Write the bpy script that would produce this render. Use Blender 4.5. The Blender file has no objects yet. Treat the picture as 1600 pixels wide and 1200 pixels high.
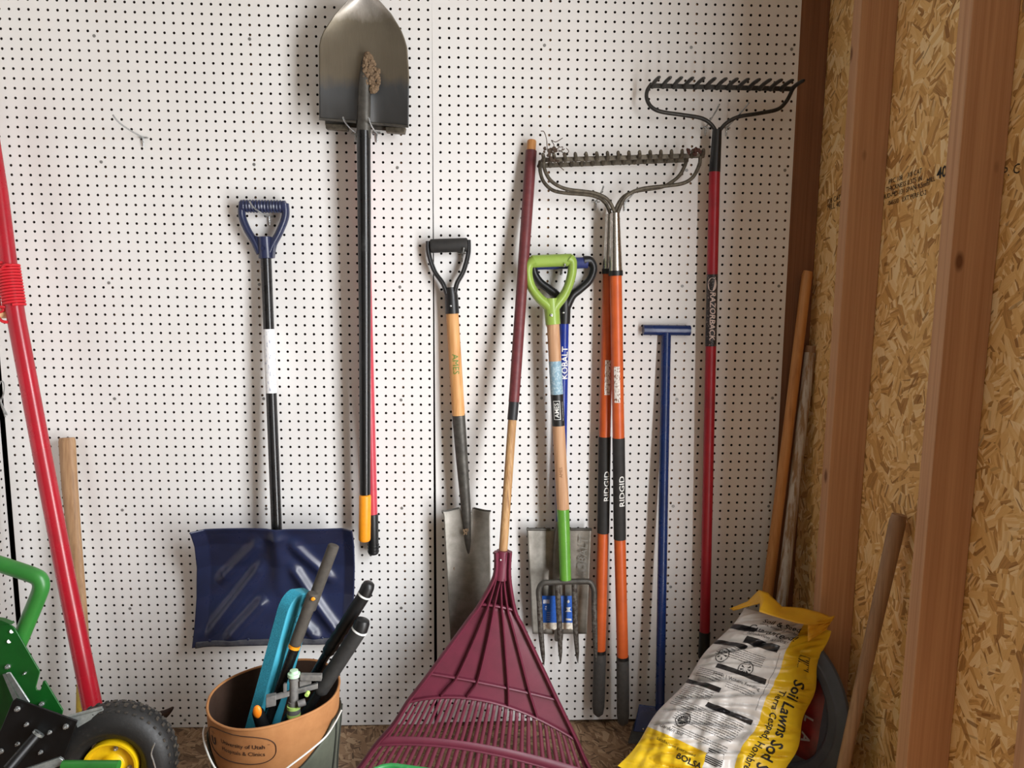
import bpy, bmesh, math, random
import numpy as np
from mathutils import Vector, Matrix, noise
IN = 0.0254
S = bpy.context.scene
COL = S.collection
random.seed(7)
rnd = random.random

# ------------------------------------------------------------------ camera
FPX, PIT, YAW, ROL = 1105.0, 0.12544, 0.03959, -0.01056
CAM = np.array([50.276, -80.879, 52.264])          # inches; board front is y = 0, floor is z = 0
def _rx(t): c, s = math.cos(t), math.sin(t); return np.array([[1, 0, 0], [0, c, -s], [0, s, c]])
def _ry(t): c, s = math.cos(t), math.sin(t); return np.array([[c, 0, s], [0, 1, 0], [-s, 0, c]])
def _rz(t): c, s = math.cos(t), math.sin(t); return np.array([[c, -s, 0], [s, c, 0], [0, 0, 1]])
MC = _rz(ROL) @ _rx(PIT) @ _ry(YAW)
def ray(x, y):
    v = np.array([(x - 800) / FPX, (600 - y) / FPX, -1.0]) @ MC
    return np.array([v[0], -v[2], v[1]])
def at(x, y, d):            # point of the photograph on the plane d inches in front of the pegboard
    r = ray(x, y); t = (-d - CAM[1]) / r[1]
    return Vector((CAM + t * r) * IN)
def atx(x, y, X):           # ... on the plane X inches along the wall
    r = ray(x, y); t = (X - CAM[0]) / r[0]
    return Vector((CAM + t * r) * IN)
def V(X, d, z): return Vector((X * IN, -d * IN, z * IN))
cam = bpy.data.cameras.new('camera'); co = bpy.data.objects.new('camera', cam); COL.objects.link(co)
ax = [Vector((MC[i][0], -MC[i][2], MC[i][1])) for i in range(3)]
m = Matrix.Identity(4)
for i in range(3):
    for j in range(3): m[j][i] = ax[i][j]
m.translation = Vector(CAM * IN); co.matrix_world = m
cam.sensor_width = 36; cam.lens = FPX / 1600 * 36; cam.clip_start = .02
S.camera = co
CAMV = Vector(CAM * IN)

# ------------------------------------------------------------------ materials
def lin(c):
    return tuple(((x / 255) / 12.92 if x / 255 <= .04045 else ((x / 255 + .055) / 1.055) ** 2.4) for x in c) + (1,)
class NT:
    def __init__(s, name):
        s.m = bpy.data.materials.new(name); s.m.use_nodes = True
        s.t = s.m.node_tree; s.b = s.t.nodes['Principled BSDF']
    def n(s, typ, **kw):
        nd = s.t.nodes.new(typ)
        for k, v in kw.items():
            if k.startswith('i_'): nd.inputs[k[2:].replace('_', ' ')].default_value = v
            else: setattr(nd, k, v)
        return nd
    def l(s, a, b): s.t.links.new(a, b)
    def coords(s, scale=(1, 1, 1), kind='Object', rot=(0, 0, 0)):
        tc = s.n('ShaderNodeTexCoord'); mp = s.n('ShaderNodeMapping')
        mp.inputs['Scale'].default_value = scale; mp.inputs['Rotation'].default_value = rot
        s.l(tc.outputs[kind], mp.inputs['Vector']); return mp.outputs['Vector']
    def noise(s, vec, scale, detail=4, rough=.55, dist=0):
        nd = s.n('ShaderNodeTexNoise'); nd.inputs['Scale'].default_value = scale; nd.inputs['Detail'].default_value = detail
        nd.inputs['Roughness'].default_value = rough; nd.inputs['Distortion'].default_value = dist
        s.l(vec, nd.inputs['Vector']); return nd.outputs['Fac']
    def ramp(s, fac, stops, mode='LINEAR'):
        r = s.n('ShaderNodeValToRGB'); r.color_ramp.interpolation = mode
        e = r.color_ramp.elements
        while len(e) < len(stops): e.new(.5)
        for k, (p, c) in enumerate(stops): e[k].position = p; e[k].color = c
        s.l(fac, r.inputs['Fac']); return r.outputs['Color']
    def mix(s, fac, a, b, mode='MIX'):
        x = s.n('ShaderNodeMix'); x.data_type = 'RGBA'; x.blend_type = mode
        for sock, v in ((x.inputs[0], fac), (x.inputs[6], a), (x.inputs[7], b)):
            if hasattr(v, 'links') or isinstance(v, bpy.types.NodeSocket): s.l(v, sock)
            else: sock.default_value = v
        return x.outputs[2]
    def math(s, op, a, b=0, c=0, clamp=False):
        x = s.n('ShaderNodeMath'); x.operation = op; x.use_clamp = clamp
        for sock, v in zip(x.inputs, (a, b, c)):
            if isinstance(v, bpy.types.NodeSocket): s.l(v, sock)
            else: sock.default_value = v
        return x.outputs[0]
    def bump(s, h, strength=.3, dist=.002):
        b = s.n('ShaderNodeBump'); b.inputs['Strength'].default_value = strength; b.inputs['Distance'].default_value = dist
        s.l(h, b.inputs['Height']); s.l(b.outputs['Normal'], s.b.inputs['Normal'])
    def fin(s, color, rough=.5, metal=0, spec=.5):
        b = s.b
        for k, v in (('Base Color', color), ('Roughness', rough), ('Metallic', metal), ('Specular IOR Level', spec)):
            if isinstance(v, bpy.types.NodeSocket): s.l(v, b.inputs[k])
            else: b.inputs[k].default_value = v
        return s.m
def plain(name, rgb, rough=.5, metal=0, spec=.5, var=.12, scale=60, bump=0, bscale=300, rgb2=None, lo=.35, hi=.7):
    """painted / moulded / metal surface with a little wear: noise between two close colours, optional grain bump"""
    t = NT(name); vec = t.coords()
    f = t.noise(vec, scale, 6, .6)
    c1 = lin(rgb); c2 = lin(rgb2) if rgb2 else tuple(x * (1 - var) for x in c1[:3]) + (1,)
    col = t.ramp(f, [(lo, c1), (hi, c2)])
    r = t.math('MULTIPLY_ADD', f, .25, rough - .12, True)
    if bump: t.bump(t.noise(vec, bscale, 3), bump, .001)
    return t.fin(col, r, metal, spec)
def wood(name, c1, c2, c3, rough=.6, scale=(45, 45, 2.2), rings=6, bump=.15):
    t = NT(name); vec = t.coords(scale)
    f = t.noise(vec, 1.0, 6, .6, 1.2)
    v2 = t.coords((160, 160, 3)); g = t.noise(v2, 1, 2, .5)
    base = t.ramp(f, [(.3, lin(c1)), (.5, lin(c2)), (.7, lin(c3))])
    col = t.mix(.35, base, t.ramp(g, [(.35, lin(c1)), (.65, lin(c3))]))
    t.bump(g, bump, .001)
    return t.fin(col, rough)
def stud_wood(name, light, dark, knot):
    t = NT(name)
    g1 = t.noise(t.coords((70, 70, .9)), 1, 3, .5, .8); g2 = t.noise(t.coords((210, 210, 2.2)), 1, 3, .6)
    w = t.math('ADD', t.math('MULTIPLY', g1, .6), t.math('MULTIPLY', g2, .4))
    big = t.noise(t.coords((9, 9, 1.2)), 1, 3)
    c = t.ramp(w, [(.36, lin(dark)), (.6, lin(light))])
    c = t.mix(t.math('MULTIPLY', big, .5), c, lin(dark))
    fine = t.noise(t.coords((420, 420, 5)), 1, 2)
    c = t.mix(t.math('MULTIPLY', fine, .25), c, lin(knot))
    vo = t.n('ShaderNodeTexVoronoi'); vo.inputs['Scale'].default_value = 1
    t.l(t.coords((9, 9, 4.2)), vo.inputs['Vector'])
    kn = t.ramp(vo.outputs['Distance'], [(.05, (1, 1, 1, 1)), (.1, (0, 0, 0, 1))])
    c = t.mix(kn, c, lin(knot))
    t.bump(w, .15, .001)
    return t.fin(c, .65, 0, .3)
def osb(name, rot, tones, scale=1.0, plane='YZ'):
    """flakes: strand-like voronoi cells turned by a coarse random angle, two layers over each other"""
    t = NT(name)
    def layer(off, big, thin, long_):
        tc = t.n('ShaderNodeTexCoord'); mp = t.n('ShaderNodeMapping'); mp.inputs['Location'].default_value = off
        if plane == 'YZ': mp.inputs['Rotation'].default_value = (0, math.radians(90), 0)
        t.l(tc.outputs['Object'], mp.inputs['Vector'])
        v2 = t.n('ShaderNodeVectorMath'); v2.operation = 'MULTIPLY'; v2.inputs[1].default_value = (1, 1, 0)
        t.l(mp.outputs['Vector'], v2.inputs[0])
        cell = t.n('ShaderNodeTexVoronoi'); cell.voronoi_dimensions = '2D'; cell.inputs['Scale'].default_value = big
        t.l(v2.outputs[0], cell.inputs['Vector'])
        sep = t.n('ShaderNodeSeparateColor'); t.l(cell.outputs['Color'], sep.inputs['Color'])
        ang = t.math('MULTIPLY_ADD', sep.outputs[0], 2.4, rot - 1.2)
        ro = t.n('ShaderNodeVectorRotate'); ro.rotation_type = 'Z_AXIS'
        t.l(v2.outputs[0], ro.inputs['Vector']); t.l(ang, ro.inputs['Angle'])
        st = t.n('ShaderNodeVectorMath'); st.operation = 'MULTIPLY'; st.inputs[1].default_value = (long_, thin, 1)
        t.l(ro.outputs[0], st.inputs[0])
        wob = t.n('ShaderNodeTexNoise'); wob.inputs['Scale'].default_value = 22; t.l(v2.outputs[0], wob.inputs['Vector'])
        ad = t.n('ShaderNodeVectorMath'); ad.operation = 'ADD'; t.l(st.outputs[0], ad.inputs[0]); 
        ws = t.n('ShaderNodeVectorMath'); ws.operation = 'SCALE'; ws.inputs['Scale'].default_value = .8
        t.l(wob.outputs['Color'], ws.inputs[0]); t.l(ws.outputs[0], ad.inputs[1])
        vo = t.n('ShaderNodeTexVoronoi'); vo.voronoi_dimensions = '2D'; vo.inputs['Scale'].default_value = 1
        t.l(ad.outputs[0], vo.inputs['Vector'])
        sp = t.n('ShaderNodeSeparateColor'); t.l(vo.outputs['Color'], sp.inputs['Color'])
        gr = t.n('ShaderNodeVectorMath'); gr.operation = 'MULTIPLY'; gr.inputs[1].default_value = (30, 600, 1); t.l(ro.outputs[0], gr.inputs[0])
        g = t.noise(gr.outputs[0], 1, 2)
        return sp, vo, g, cell
    A, va, ga, ca = layer((0, 0, 0), 20 * scale, 62 * scale, 11 * scale)
    B, vb, gb, cb = layer((3.3, 1.7, .4), 30 * scale, 170 * scale, 17 * scale)
    stops = [(i / (len(tones) - 1), lin(c)) for i, c in enumerate(tones)]
    c1 = t.ramp(t.math('MULTIPLY_ADD', ga, .5, t.math('MULTIPLY_ADD', A.outputs[1], .95, -.2), True), stops)
    c2 = t.ramp(t.math('MULTIPLY_ADD', gb, .5, t.math('MULTIPLY_ADD', B.outputs[1], .95, -.2), True), stops)
    pick = t.ramp(A.outputs[2], [(.36, (0, 0, 0, 1)), (.4, (1, 1, 1, 1))])
    c = t.mix(pick, c1, c2)
    big = t.noise(t.coords((6, 6, 3)), 1, 3)
    c = t.mix(t.math('MULTIPLY', big, .35), c, lin(tones[2]))
    dk = t.ramp(B.outputs[0], [(.972, (0, 0, 0, 1)), (.985, (1, 1, 1, 1))])
    c = t.mix(t.math('MULTIPLY', dk, .75), c, lin(tones[0]))
    h = t.math('ADD', t.math('MULTIPLY', A.outputs[1], .7), t.math('MULTIPLY', B.outputs[1], .5))
    t.bump(h, .35, .0015)
    return t.fin(c, .62, 0, .3)
def pegboard_mat():
    t = NT('white_hardboard'); vec = t.coords()
    t.bump(t.noise(vec, 900, 2, .5), .12, .0006)
    f = t.noise(t.coords((3, 3, 3)), 1, 4)
    c = t.ramp(f, [(.3, lin((232, 231, 229))), (.7, lin((225, 223, 220)))])
    return t.fin(c, .42, 0, .45)
def label_mat(name, base, ink, scale=(500, 500, 220), lo=.5, hi=.58, rough=.45):
    t = NT(name)
    f = t.noise(t.coords(scale), 1, 3, .6)
    return t.fin(t.ramp(f, [(lo, lin(base)), (hi, lin(ink))]), rough)

M = {}
M['peg'] = pegboard_mat()
M['core'] = plain('dark_hardboard_core', (46, 36, 30), .9)
M['black_plastic'] = plain('black_plastic', (22, 22, 23), .4, var=.3)
M['black_metal'] = plain('black_shaft', (14, 14, 15), .28, rgb2=(26, 26, 27), scale=25)
M['scuffed_black'] = plain('scuffed_black', (16, 16, 17), .3, rgb2=(60, 60, 60), scale=30, lo=.62, hi=.82)
M['rubber_grip'] = plain('grey_rubber', (72, 69, 66), .75, rgb2=(60, 58, 56), bump=.2)
M['dark_rubber'] = plain('dark_rubber', (30, 29, 28), .7, rgb2=(45, 43, 41), bump=.15)
M['navy'] = plain('navy_plastic', (38, 45, 76), .3, rgb2=(33, 39, 64), scale=15)
M['navy_soft'] = plain('navy_rubber', (40, 52, 112), .6)
M['blue'] = plain('blue_paint', (22, 52, 150), .3, rgb2=(18, 42, 120), scale=20)
M['deep_blue'] = plain('deep_blue_enamel', (26, 50, 104), .28, rgb2=(20, 40, 86), scale=15)
M['red'] = plain('red_paint', (168, 24, 40), .28, rgb2=(152, 20, 34), scale=15)
M['dull_red'] = plain('red_fibreglass', (158, 26, 40), .38, rgb2=(138, 22, 34), scale=20)
M['pink_red'] = plain('coral_red_fibreglass', (192, 62, 76), .4)
M['red_cord'] = plain('red_cord', (205, 22, 38), .6)
M['orange'] = plain('orange_fibreglass', (206, 94, 42), .38, rgb2=(186, 82, 34), scale=20)
M['amber'] = plain('amber_grip', (242, 152, 26), .45)
M['bright_orange'] = plain('bright_orange', (255, 140, 30), .4)
M['green_grip'] = plain('lime_plastic', (146, 174, 78), .35, rgb2=(134, 160, 68), scale=20)
M['green_paint'] = plain('green_enamel', (98, 158, 58), .3, rgb2=(84, 140, 48), scale=25)
M['tractor_green'] = plain('tractor_green', (22, 92, 32), .32, rgb2=(17, 76, 26), scale=12)
M['tube_green'] = plain('mid_green_paint', (50, 122, 50), .38, rgb2=(40, 104, 42), scale=15)
M['tub_green'] = plain('green_poly', (44, 128, 66), .45, rgb2=(90, 150, 100), scale=90, lo=.55, hi=.8)
M['yellow'] = plain('yellow_wheel_paint', (236, 196, 18), .35, rgb2=(215, 172, 12), scale=25)
M['yellow_paint'] = plain('worn_yellow_paint', (200, 168, 48), .6, rgb2=(150, 125, 60), scale=40)
M['steel'] = plain('worn_steel', (128, 124, 116), .42, .75, rgb2=(88, 82, 74), scale=30)
M['dark_steel'] = plain('dark_forged_steel', (82, 79, 73), .5, .45, rgb2=(56, 53, 49), scale=50, bump=.15)
M['rake_steel'] = plain('weathered_rake_steel', (104, 96, 82), .55, .5, rgb2=(62, 56, 48), scale=80, bump=.25)
M['black_steel'] = plain('black_rake_steel', (58, 56, 52), .45, .4, rgb2=(40, 38, 36), scale=60)
M['rust_tine'] = plain('muddy_tine_steel', (92, 88, 82), .6, .45, rgb2=(52, 42, 34), scale=120, bump=.6, bscale=500, lo=.4, hi=.6)
M['chrome'] = plain('polished_ferrule', (200, 196, 188), .28, 1, rgb2=(165, 160, 150), scale=60)
M['zinc'] = plain('zinc_wire', (190, 193, 193), .25, .8)
M['galv'] = plain('galvanised_steel', (178, 184, 182), .35, .8, rgb2=(140, 146, 144), scale=90)
M['screw'] = plain('screw_head', (150, 150, 148), .45, .7)
M['mud'] = plain('dry_mud', (126, 104, 80), .95, rgb2=(92, 74, 56), scale=180, bump=1, bscale=500)
M['root'] = plain('dry_roots', (64, 50, 40), .9, rgb2=(92, 76, 62), scale=200, bump=.5)
M['ash'] = wood('ash_wood', (172, 116, 62), (206, 152, 92), (222, 174, 118))
M['pale_wood'] = wood('pale_oak', (160, 116, 82), (192, 148, 110), (208, 168, 132))
M['old_wood'] = wood('weathered_wood', (124, 92, 62), (158, 122, 86), (176, 142, 104))
M['grey_wood'] = wood('grey_weathered_wood', (118, 90, 66), (150, 116, 86), (170, 138, 106))
M['honey_wood'] = wood('honey_wood', (170, 110, 54), (196, 136, 76), (206, 150, 90), .45)
M['worn_wood'] = wood('worn_varnish_wood', (150, 106, 62), (200, 162, 112), (120, 82, 50), scale=(60, 60, 6))
M['white_wood'] = (lambda t: t.fin(t.mix(t.ramp(t.noise(t.coords((80, 80, 5)), 1, 5, .65), [(.42, (0, 0, 0, 1)), (.56, (1, 1, 1, 1))]),
                                           lin((150, 118, 82)), lin((196, 190, 178))), .7))(NT('paint_splashed_wood'))
M['maroon_sleeve'] = plain('maroon_plastic_sleeve', (104, 44, 46), .5, rgb2=(90, 36, 40), bump=.15, bscale=120)
M['maroon'] = plain('maroon_poly', (106, 40, 58), .48, rgb2=(94, 34, 50), scale=20)
M['tape'] = plain('black_tape', (30, 30, 32), .5)
M['white_label'] = label_mat('scuffed_white_label', (226, 226, 226), (120, 128, 160), (300, 300, 70), .56, .7)
M['blue_label'] = label_mat('faded_blue_label', (126, 160, 178), (176, 198, 206), (200, 200, 200), .45, .65)
M['black_label'] = plain('black_label', (28, 28, 28), .45, rgb2=(70, 70, 68), scale=120, lo=.58, hi=.8)
M['peeling_label'] = label_mat('peeling_white_label', (222, 216, 208), (120, 70, 44), (260, 260, 130), .52, .6)
M['rake_label'] = label_mat('black_white_label', (34, 30, 30), (190, 170, 160), (400, 400, 200), .6, .68)
M['bar_label'] = plain('blue_sticker', (34, 84, 170), .4, rgb2=(44, 100, 190), scale=200)
M['paper'] = plain('torn_paper', (224, 218, 204), .8, rgb2=(170, 150, 120), scale=120, lo=.45, hi=.75)
M['white'] = plain('white_print', (232, 232, 228), .5)
M['pale_print'] = plain('pale_print', (206, 186, 176), .5)
M['green_print'] = plain('green_print', (84, 128, 50), .6)
M['ink'] = plain('black_ink', (22, 20, 20), .6)
M['brown_ink'] = plain('brown_ink', (48, 30, 22), .7)
M['grey_print'] = plain('embossed_steel', (118, 116, 110), .5, .6)
M['teal'] = plain('teal_foam', (62, 160, 182), .6, rgb2=(54, 146, 168), scale=30)
M['teal_rough'] = plain('cut_teal_foam', (56, 176, 204), .85, rgb2=(36, 130, 158), scale=350, bump=.8, bscale=700)
M['canvas'] = plain('tan_canvas', (176, 122, 74), .75, rgb2=(154, 102, 58), scale=14, bump=.25, bscale=1200)
M['pocket'] = plain('grey_green_canvas', (96, 100, 86), .8, rgb2=(82, 86, 74), scale=20, bump=.25, bscale=1200)
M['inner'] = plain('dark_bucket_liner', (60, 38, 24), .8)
M['sprink'] = plain('grey_sprinkler_plastic', (98, 96, 94), .6, rgb2=(124, 120, 114), scale=80)
M['mint'] = plain('mint_plastic', (196, 232, 196), .45)
M['lime'] = plain('lime_band', (190, 226, 120), .5)
M['tire'] = plain('tyre_rubber', (28, 27, 26), .55, rgb2=(58, 55, 52), scale=120, lo=.6, hi=.85, bump=.35, bscale=160)
M['tread'] = plain('dirty_tread_rubber', (40, 38, 35), .8, rgb2=(96, 84, 70), scale=90, lo=.45, hi=.75, bump=.5, bscale=200)
M['black_plate'] = plain('black_enamel_plate', (12, 12, 13), .42, rgb2=(20, 20, 21), scale=20, spec=.35)
M['tub_black'] = plain('charcoal_rubber', (74, 78, 88), .5, rgb2=(62, 66, 74), scale=15)
M['tub_dark'] = plain('dark_rubber_tub', (26, 27, 30), .6)
M['red_sack'] = plain('red_sack_film', (128, 18, 22), .35, rgb2=(60, 14, 16), scale=14)
M['tubgrey_print'] = plain('grey_print', (150, 146, 144), .5)
M['blade_grey'] = plain('grey_spade_steel', (140, 136, 128), .4, .4, rgb2=(104, 99, 90), scale=22)
M['iron'] = plain('rusty_iron', (70, 50, 42), .7, .4, rgb2=(46, 36, 32))
M['wall_osb'] = osb('osb_wall', .25, [(134, 88, 44), (204, 154, 88), (226, 182, 114), (236, 200, 138), (246, 222, 172)], 1.05)
M['floor_osb'] = osb('osb_floor', .6, [(58, 42, 31), (108, 82, 60), (132, 104, 78), (150, 122, 94), (172, 146, 116)], 1.15, 'XY')
M['stud'] = stud_wood('fir_stud', (208, 164, 124), (178, 132, 96), (116, 76, 50))
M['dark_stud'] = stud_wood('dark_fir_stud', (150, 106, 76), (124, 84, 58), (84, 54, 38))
M['plaster'] = plain('painted_board', (176, 170, 160), .8)
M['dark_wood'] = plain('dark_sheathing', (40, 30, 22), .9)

# ------------------------------------------------------------------ mesh building
def cr(P, n=6):                    # smooth curve through the points
    out = []
    for i in range(len(P) - 1):
        p0, p1, p2, p3 = P[max(i - 1, 0)], P[i], P[i + 1], P[min(i + 2, len(P) - 1)]
        for k in range(n):
            t = k / n
            out.append(.5 * ((2 * p1) + (p2 - p0) * t + (2 * p0 - 5 * p1 + 4 * p2 - p3) * t * t + (3 * p1 - p0 - 3 * p2 + p3) * t ** 3))
    out.append(P[-1].copy()); return out
def A(*pts): return [at(*p) for p in pts]
class MB:
    def __init__(s): s.v = []; s.f = []; s.uv = {}
    def tube(s, P, r, n=20, cap=True, asp=1.0, up=None, closed=False, rot=0):
        """swept round (or oval) bar along P; r one radius or one per point (metres)"""
        k = len(P); R = list(r) if hasattr(r, '__len__') else [r] * k
        T = []
        for i in range(k):
            a = P[(i - 1) % k] if (closed or i) else P[i]; b = P[(i + 1) % k] if (closed or i < k - 1) else P[i]
            t = (b - a); T.append(t.normalized() if t.length > 1e-9 else Vector((0, 0, 1)))
        u = Vector(up) if up else (Vector((0, -1, 0)) if abs(T[0].y) < .9 else Vector((0, 0, 1)))
        base = len(s.v); rings = []
        for i in range(k):
            u = (u - T[i] * u.dot(T[i]))
            u = u.normalized() if u.length > 1e-6 else T[i].orthogonal().normalized()
            w = T[i].cross(u)
            ring = []
            for j in range(n):
                a = 2 * math.pi * j / n + rot
                s.v.append(P[i] + (u * math.cos(a) * asp + w * math.sin(a)) * R[i]); ring.append(len(s.v) - 1)
            rings.append(ring)
        m = k if closed else k - 1
        for i in range(m):
            a, b = rings[i], rings[(i + 1) % k]
            for j in range(n): s.f.append((a[j], a[(j + 1) % n], b[(j + 1) % n], b[j]))
        if cap and not closed:
            for ring, fl, pc in ((rings[0], 1, P[0]), (rings[-1], 0, P[-1])):
                s.f.append(tuple(reversed(ring)) if fl else tuple(ring))
        return s
    def rod(s, a, b, r, n=20, round_=0, **kw):        # straight bar, its ends rounded when round_ > 0
        d = (b - a); L = d.length; d = d.normalized(); q = round_ * r
        if not round_: return s.tube([a, b], r, n, **kw)
        P = []; R = []
        for e, o, sg in ((a, 1, 0), (b, -1, 1)):
            pr = [(q * (1 - math.cos(t)), r - q * (1 - math.sin(t))) for t in (0, .35, .75, 1.15, math.pi / 2)]
            if round_ >= 1: pr[0] = (0, r * .05)
            if sg: pr = pr[::-1]
            for x, rr in pr: P.append(e + d * o * x); R.append(max(rr, r * .05))
        return s.tube(P, R, n, **kw)
    def hexa(s, lo, hi):                              # two loops of the same length joined into a closed solid
        b = len(s.v); n = len(lo); s.v += lo + hi
        s.f.append(tuple(range(b + n - 1, b - 1, -1))); s.f.append(tuple(range(b + n, b + 2 * n)))
        for i in range(n):
            j = (i + 1) % n; s.f.append((b + i, b + j, b + n + j, b + n + i))
        return s
    def box(s, c, sx, sy, sz, R=None):
        R = R or Matrix.Identity(3)
        lo = [Vector(c) + R @ Vector((x * sx / 2, y * sy / 2, -sz / 2)) for x, y in ((-1, -1), (1, -1), (1, 1), (-1, 1))]
        hi = [p + R @ Vector((0, 0, sz)) for p in lo]
        return s.hexa(lo, hi)
    def pxplate(s, pts, d, t):                        # flat plate: outline in the photograph, d inches out at its front, t inches thick
        fr = [at(x, y, d) for x, y in pts]; bk = [p + Vector((0, t * IN, 0)) for p in fr]
        return s.hexa(bk, fr)
    def plate(s, pts, off):                           # outline of world points, thickness vector
        return s.hexa([p + off for p in pts], list(pts))
    def sheet(s, fn, nu, nv, flip=False):
        b = len(s.v)
        for j in range(nv + 1):
            for i in range(nu + 1): s.v.append(fn(i / nu, j / nv))
        for j in range(nv):
            for i in range(nu):
                a = b + j * (nu + 1) + i; q = (a, a + 1, a + nu + 2, a + nu + 1)
                s.f.append(q[::-1] if flip else q)
        return s
    def lathe(s, c, axis, prof, n=32, up=None, cap=True):       # profile of (distance along axis, radius), metres
        a = Vector(axis).normalized(); u = (Vector(up) if up else a.orthogonal()); u = (u - a * u.dot(a)).normalized(); w = a.cross(u)
        b = len(s.v)
        for h, r in prof:
            for j in range(n):
                t = 2 * math.pi * j / n; s.v.append(Vector(c) + a * h + (u * math.cos(t) + w * math.sin(t)) * r)
        for i in range(len(prof) - 1):
            for j in range(n):
                k = (j + 1) % n; s.f.append((b + i * n + j, b + i * n + k, b + (i + 1) * n + k, b + (i + 1) * n + j))
        if cap: s.f.append(tuple(b + j for j in range(n))[::-1]); s.f.append(tuple(b + (len(prof) - 1) * n + j for j in range(n)))
        return s
    def blob(s, c, r, n=10, amp=.35, sc=60, sq=(1, 1, 1)):
        def fn(u, v):
            th, ph = 2 * math.pi * u, math.pi * (v * .998 + .001)
            d = Vector((math.sin(ph) * math.cos(th), math.sin(ph) * math.sin(th), math.cos(ph)))
            k = 1 + amp * noise.noise((Vector(c) + d * r) * sc)
            return Vector(c) + Vector((d.x * sq[0], d.y * sq[1], d.z * sq[2])) * r * k
        return s.sheet(fn, 2 * n, n, True)
    def build(s, name, mat, parent=None, smooth=40, bevel=0, solid=0, sub=0, seg=2):
        me = bpy.data.meshes.new(name)
        off = origin_of(parent) if parent else Vector((0, 0, 0))
        me.from_pydata([tuple(p - off) for p in s.v], [], s.f)
        bm = bmesh.new(); bm.from_mesh(me); bmesh.ops.remove_doubles(bm, verts=bm.verts, dist=1e-6)
        if not solid and not s.uv: bmesh.ops.recalc_face_normals(bm, faces=bm.faces)
        bm.to_mesh(me); bm.free()
        me.materials.append(M[mat] if isinstance(mat, str) else mat)
        o = bpy.data.objects.new(name, me); COL.objects.link(o)
        if parent: o.parent = parent
        if smooth:
            me.shade_smooth(); me.set_sharp_from_angle(angle=math.radians(smooth))
        if bevel:
            b = o.modifiers.new('bevel', 'BEVEL'); b.width = bevel * IN; b.segments = seg; b.limit_method = 'ANGLE'; b.angle_limit = math.radians(35)
        if solid:
            q = o.modifiers.new('thick', 'SOLIDIFY'); q.thickness = solid * IN; q.offset = -1
        if sub:
            q = o.modifiers.new('sub', 'SUBSURF'); q.levels = q.render_levels = sub
        return o
def origin_of(o):
    p = Vector((0, 0, 0))
    while o: p = p + o.location; o = o.parent
    return p
def tag(o, label=None, cat=None, group=None, kind=None):
    for k, v in (('label', label), ('category', cat), ('group', group), ('kind', kind)):
        if v: o[k] = v
    return o
def thing(name, label, cat, loc, group=None):
    o = bpy.data.objects.new(name, None); COL.objects.link(o); o.location = loc; o.empty_display_size = .05
    return tag(o, label, cat, group)
def struct(o): o['kind'] = 'structure'; return o
_font = {}
def textmb(txt, size, fn, shear=0, bold=0, sub=3, sx=1.0):
    """flat lettering laid on a surface: fn(a, b) gives the point for a along the baseline and b upwards (metres)"""
    c = bpy.data.curves.new('t', 'FONT'); c.body = txt; c.size = 1; c.resolution_u = 2; c.shear = shear; c.offset = bold
    c.align_x = 'CENTER'; c.align_y = 'CENTER'
    o = bpy.data.objects.new('t', c); COL.objects.link(o)
    bpy.context.view_layer.update()
    me = bpy.data.meshes.new_from_object(o.evaluated_get(bpy.context.evaluated_depsgraph_get()))
    bpy.data.objects.remove(o); bpy.data.curves.remove(c)
    bm = bmesh.new(); bm.from_mesh(me); bpy.data.meshes.remove(me)
    bmesh.ops.triangulate(bm, faces=bm.faces)
    for _ in range(sub): bmesh.ops.subdivide_edges(bm, edges=[e for e in bm.edges if e.calc_length() > .14], cuts=1)
    bmesh.ops.triangulate(bm, faces=bm.faces)
    mb = MB(); bm.verts.index_update()
    mb.v = [fn(v.co.x * size * sx, v.co.y * size) for v in bm.verts]
    mb.f = [tuple(v.index for v in f.verts) for f in bm.faces]; mb.uv = {1: 1}
    bm.free(); return mb
def on_tube(p0, p1, r, a0, upward=True, phi0=0.0):
    """lettering along a round shaft: a0 = fraction of p0->p1 at its middle; upward: read from the lower end up"""
    ax_ = (p1 - p0); L = ax_.length; ax_ = ax_.normalized(); mid = p0 + ax_ * L * a0
    n = (CAMV - mid); n = (n - ax_ * n.dot(ax_)).normalized(); t = ax_.cross(n)      # p0->p1 runs downward; t points to one side
    right = Vector((1, 0, 0)); t = t if t.dot(right) > 0 else -t
    def fn(a, b):
        k = (-a if upward else a); ph = (-b if upward else b) / r + phi0
        return mid + ax_ * k + (n * math.cos(ph) + t * math.sin(ph)) * (r + .0005)
    return fn
def on_plane(c, xd, yd, off=.0006):
    xd = xd.normalized(); yd = (yd - xd * yd.dot(xd)).normalized(); n = xd.cross(yd)
    if n.dot(CAMV - c) < 0: n = -n
    return lambda a, b: c + xd * a + yd * b + n * off
def lerp(a, b, t): return a + (b - a) * t
def interp(x, xs, ys):
    if xs[0] > xs[-1]: xs, ys = xs[::-1], ys[::-1]
    return float(np.interp(x, xs, ys))

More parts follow.
